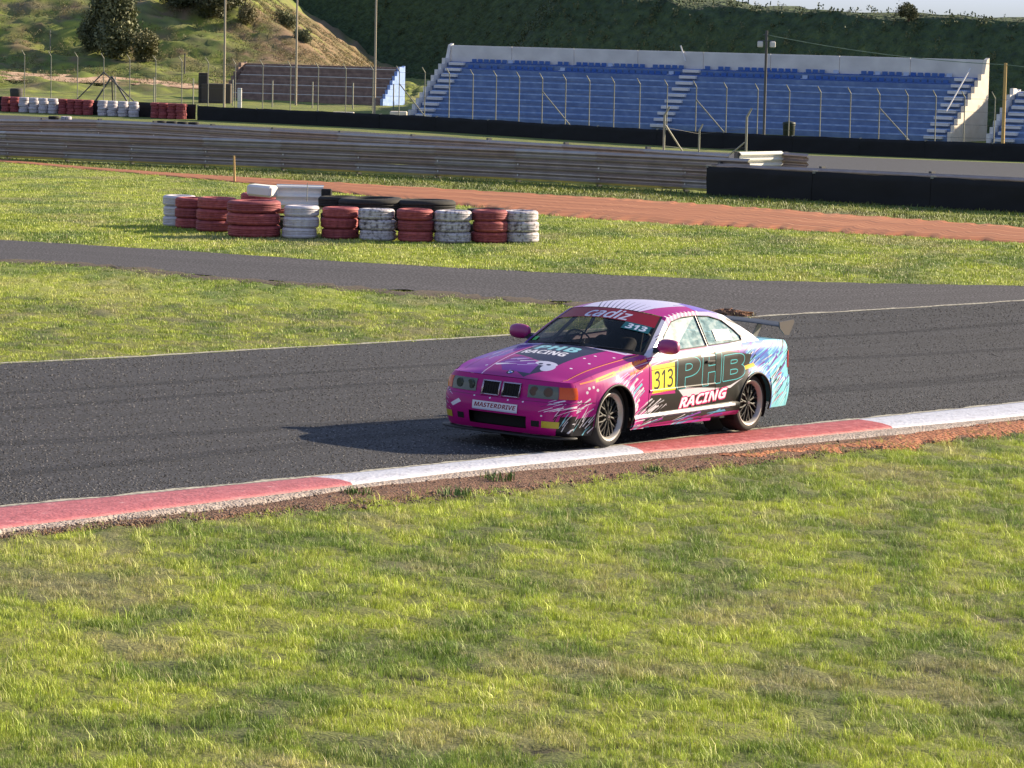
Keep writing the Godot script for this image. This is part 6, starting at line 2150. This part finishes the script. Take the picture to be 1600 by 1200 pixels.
func bush(at: Vector3, rx: float, ry: float, n: int, dark: Color, light: Color, called: String, label: String, group: String, sd: int, trunk := 0.0) -> void:
	var o := thing(called, label, "tree" if trunk > 0 else "bush", at, 0.0, group)
	var me := leaf_clump(14, 0.42, 0.15, sd)
	rng.seed = sd
	var lobes := []
	for k in 9:
		var a := rng.randf() * TAU
		lobes.append([Vector3(cos(a) * rx * 0.6 * rng.randf(), rng.randf_range(0.15, 1.0) * ry * 1.2, sin(a) * rx * 0.6 * rng.randf()), rng.randf_range(0.35, 0.62) * minf(rx, ry)])
	var xs := []
	var cs := []
	for k in n:
		var l: Array = lobes[rng.randi() % lobes.size()]
		var e: Vector3 = Vector3(rng.randfn(), rng.randfn(), rng.randfn()).normalized() * float(l[1]) * pow(rng.randf(), 0.35)
		var p: Vector3 = l[0] + e + Vector3(0, trunk, 0)
		if p.y < trunk * 0.5: continue
		var s := rng.randf_range(0.7, 1.4) * clampf(rx * 0.45, 0.5, 1.1)
		xs.append(Transform3D(Basis.from_euler(Vector3(rng.randf(), rng.randf() * TAU, rng.randf())).scaled(Vector3.ONE * s), p))
		cs.append(dark.lerp(light, rng.randf() * rng.randf_range(0.5, 1.0)))
	stuff("crown", me, M.leaf, xs, cs, "", o)
	var st := begin()
	var h := trunk + ry * 0.9
	cyl(st, Vector3(0, -0.4, 0), Vector3(0.1, h * 0.6, 0), 0.06 * rx + 0.03, 0.035 * rx + 0.015, 8)
	for k in 5:
		var a := k * 1.3
		cyl(st, Vector3(0.05, h * (0.25 + 0.07 * k), 0), Vector3(cos(a) * rx * 0.5, h * (0.6 + 0.06 * k), sin(a) * rx * 0.5), 0.03 * rx + 0.01, 0.01, 6)
	put("trunk", done(st), M.bark, o)

func build_hill_plants() -> void:
	var dk := Color(0.055, 0.072, 0.03)
	var li := Color(0.25, 0.26, 0.13)
	bush(W(-33.8, 288.5), 2.6, 4.0, 1500, dk, li, "bushy_tree", "large grey green bushy tree on the slope behind the left fence", "trees and bushes on the mound", 401, 0.4)
	bush(W(-35.8, 290.0), 1.9, 2.6, 700, dk, li, "bushy_tree", "lower dark tree against the left side of the large bushy tree", "trees and bushes on the mound", 402, 0.2)
	bush(W(-27.0, 300.0), 2.4, 2.2, 700, dk, Color(0.14, 0.12, 0.05), "bush", "dark bush on the mound right of the large tree, cut by the photo's top", "trees and bushes on the mound", 403)
	bush(W(-23.8, 299.0), 1.3, 1.2, 400, Color(0.09, 0.09, 0.035), Color(0.26, 0.22, 0.10), "bush", "olive bush high on the mound left of the tall poles", "trees and bushes on the mound", 404)
	bush(W(-20.6, 304.0), 1.2, 1.0, 360, Color(0.09, 0.10, 0.04), li, "bush", "bush on the mound's top edge near the embankment", "trees and bushes on the mound", 405)
	bush(W(-29.6, 303.0), 2.2, 2.0, 600, dk, Color(0.12, 0.12, 0.05), "bush", "shaded bush at the top edge between the tree and the olive bush", "trees and bushes on the mound", 406)
	bush(W(-25.6, 303.0), 2.4, 2.2, 700, dk, Color(0.15, 0.14, 0.06), "bush", "broad dark bush at the photo's top edge between the two tall left poles", "trees and bushes on the mound", 407)
	bush(W(-18.6, 296.0), 1.0, 0.9, 260, dk, li, "bush", "small bush at the mound's top right corner beside the dark embankment", "trees and bushes on the mound", 408)
	bush(W(-31.2, 287.0), 1.5, 1.7, 500, Color(0.05, 0.06, 0.02), Color(0.22, 0.20, 0.08), "bush", "yellowish bush at the right foot of the large bushy tree", "trees and bushes on the mound", 409)
	rng.seed = 71
	var xs := []
	var cs := []
	var me := leaf_clump(10, 0.4, 0.16, 6)
	for k in 34000:
		var x := rng.randf_range(-46, -11.0)
		var d := rng.randf_range(274, 346)
		var g := lump.get_noise_2d(x * 0.2 + 70, d * 0.2)
		if rng.randf() > 0.45 + 1.2 * g + 0.35 * smoothstep(-30.0, -20.0, x): continue
		var s := rng.randf_range(0.18, 0.62)
		xs.append(Transform3D(Basis(Vector3.UP, rng.randf() * TAU).scaled(Vector3(s, s * 0.7, s)), W(x, d, 0.15)))
		cs.append(Color(0.13, 0.17, 0.045).lerp(Color(0.33, 0.22, 0.13), clampf(rng.randf() * 0.7 + 0.5 * smoothstep(-28.0, -17.0, x) * rng.randf(), 0, 1)) * rng.randf_range(0.6, 1.2))
	stuff("undergrowth", me, M.leaf, xs, cs, "low scrub and dry tussocks on the mound")
	# thin posts of an old fence up the slope
	var o := thing("old_fence_post", "dark leaning post on the slope right of the large tree", "post", W(-27.3, 281.0))
	rod(o, "post", Vector3(0, -0.2, 0), Vector3(0.05, 1.9, 0), 0.06, M.steel)
	o = thing("old_fence_post", "pale thin post on the shaded slope left of the large tree", "post", W(-39.5, 290.0))
	rod(o, "post", Vector3(0, -0.2, 0), Vector3(0.0, 1.7, 0), 0.05, M.post)

func _ready() -> void:
	# camera, sky, sun, exposure
	var cam := Camera3D.new()
	cam.fov = rad_to_deg(2.0 * atan(600.0 / 5350.0))
	cam.near = 0.5
	cam.far = 1500.0
	cam.position = Vector3(0, 4.3, 0)
	cam.basis = Basis(Vector3.RIGHT, -atan(588.0 / 5350.0)) * Basis(Vector3.BACK, deg_to_rad(1.15))
	add_child(cam)
	cam.name = "camera"
	var env := Environment.new()
	env.background_mode = Environment.BG_SKY
	var sm := ProceduralSkyMaterial.new()
	sm.sky_top_color = c3(0.49, 0.585, 0.76)
	sm.sky_horizon_color = c3(0.86, 0.89, 0.95)
	sm.sky_curve = 0.18
	sm.ground_bottom_color = c3(0.25, 0.25, 0.22)
	sm.ground_horizon_color = c3(0.5, 0.52, 0.5)
	sm.sky_energy_multiplier = 0.72
	var sky := Sky.new()
	sky.sky_material = sm
	env.sky = sky
	env.tonemap_mode = Environment.TONE_MAPPER_LINEAR
	env.tonemap_exposure = 2.3
	env.sdfgi_enabled = true
	env.ssao_enabled = true
	env.ssil_enabled = true
	var we := WorldEnvironment.new()
	we.environment = env
	we.name = "world"
	add_child(we)
	var sun := DirectionalLight3D.new()
	sun.name = "sun"
	sun.light_energy = 1.6
	sun.light_color = c3(1.0, 0.925, 0.80)
	sun.light_angular_distance = 0.5
	sun.shadow_enabled = true
	add_child(sun)
	sun.look_at_from_position(Vector3.ZERO, -Vector3(0.84, 0.355, -0.42), Vector3.UP)

	build_materials()
	M.weed = mat(Color(0.10, 0.17, 0.03).linear_to_srgb(), 0.7)
	M.dry = mat(Color(0.26, 0.21, 0.10).linear_to_srgb(), 0.8)
	M.bolt = mat(g8(206, 206, 208), 0.4, 0.5)
	build_ground()
	build_roads()
	build_bank()
	build_stands()
	build_barriers()
	build_fences()
	build_poles()
	build_tyres()
	build_hill_plants()
	build_car()
	build_verge_bits()
	build_grass()
	for c in find_children("*", "GeometryInstance3D", true, false): c.cast_shadow = GeometryInstance3D.SHADOW_CASTING_SETTING_ON
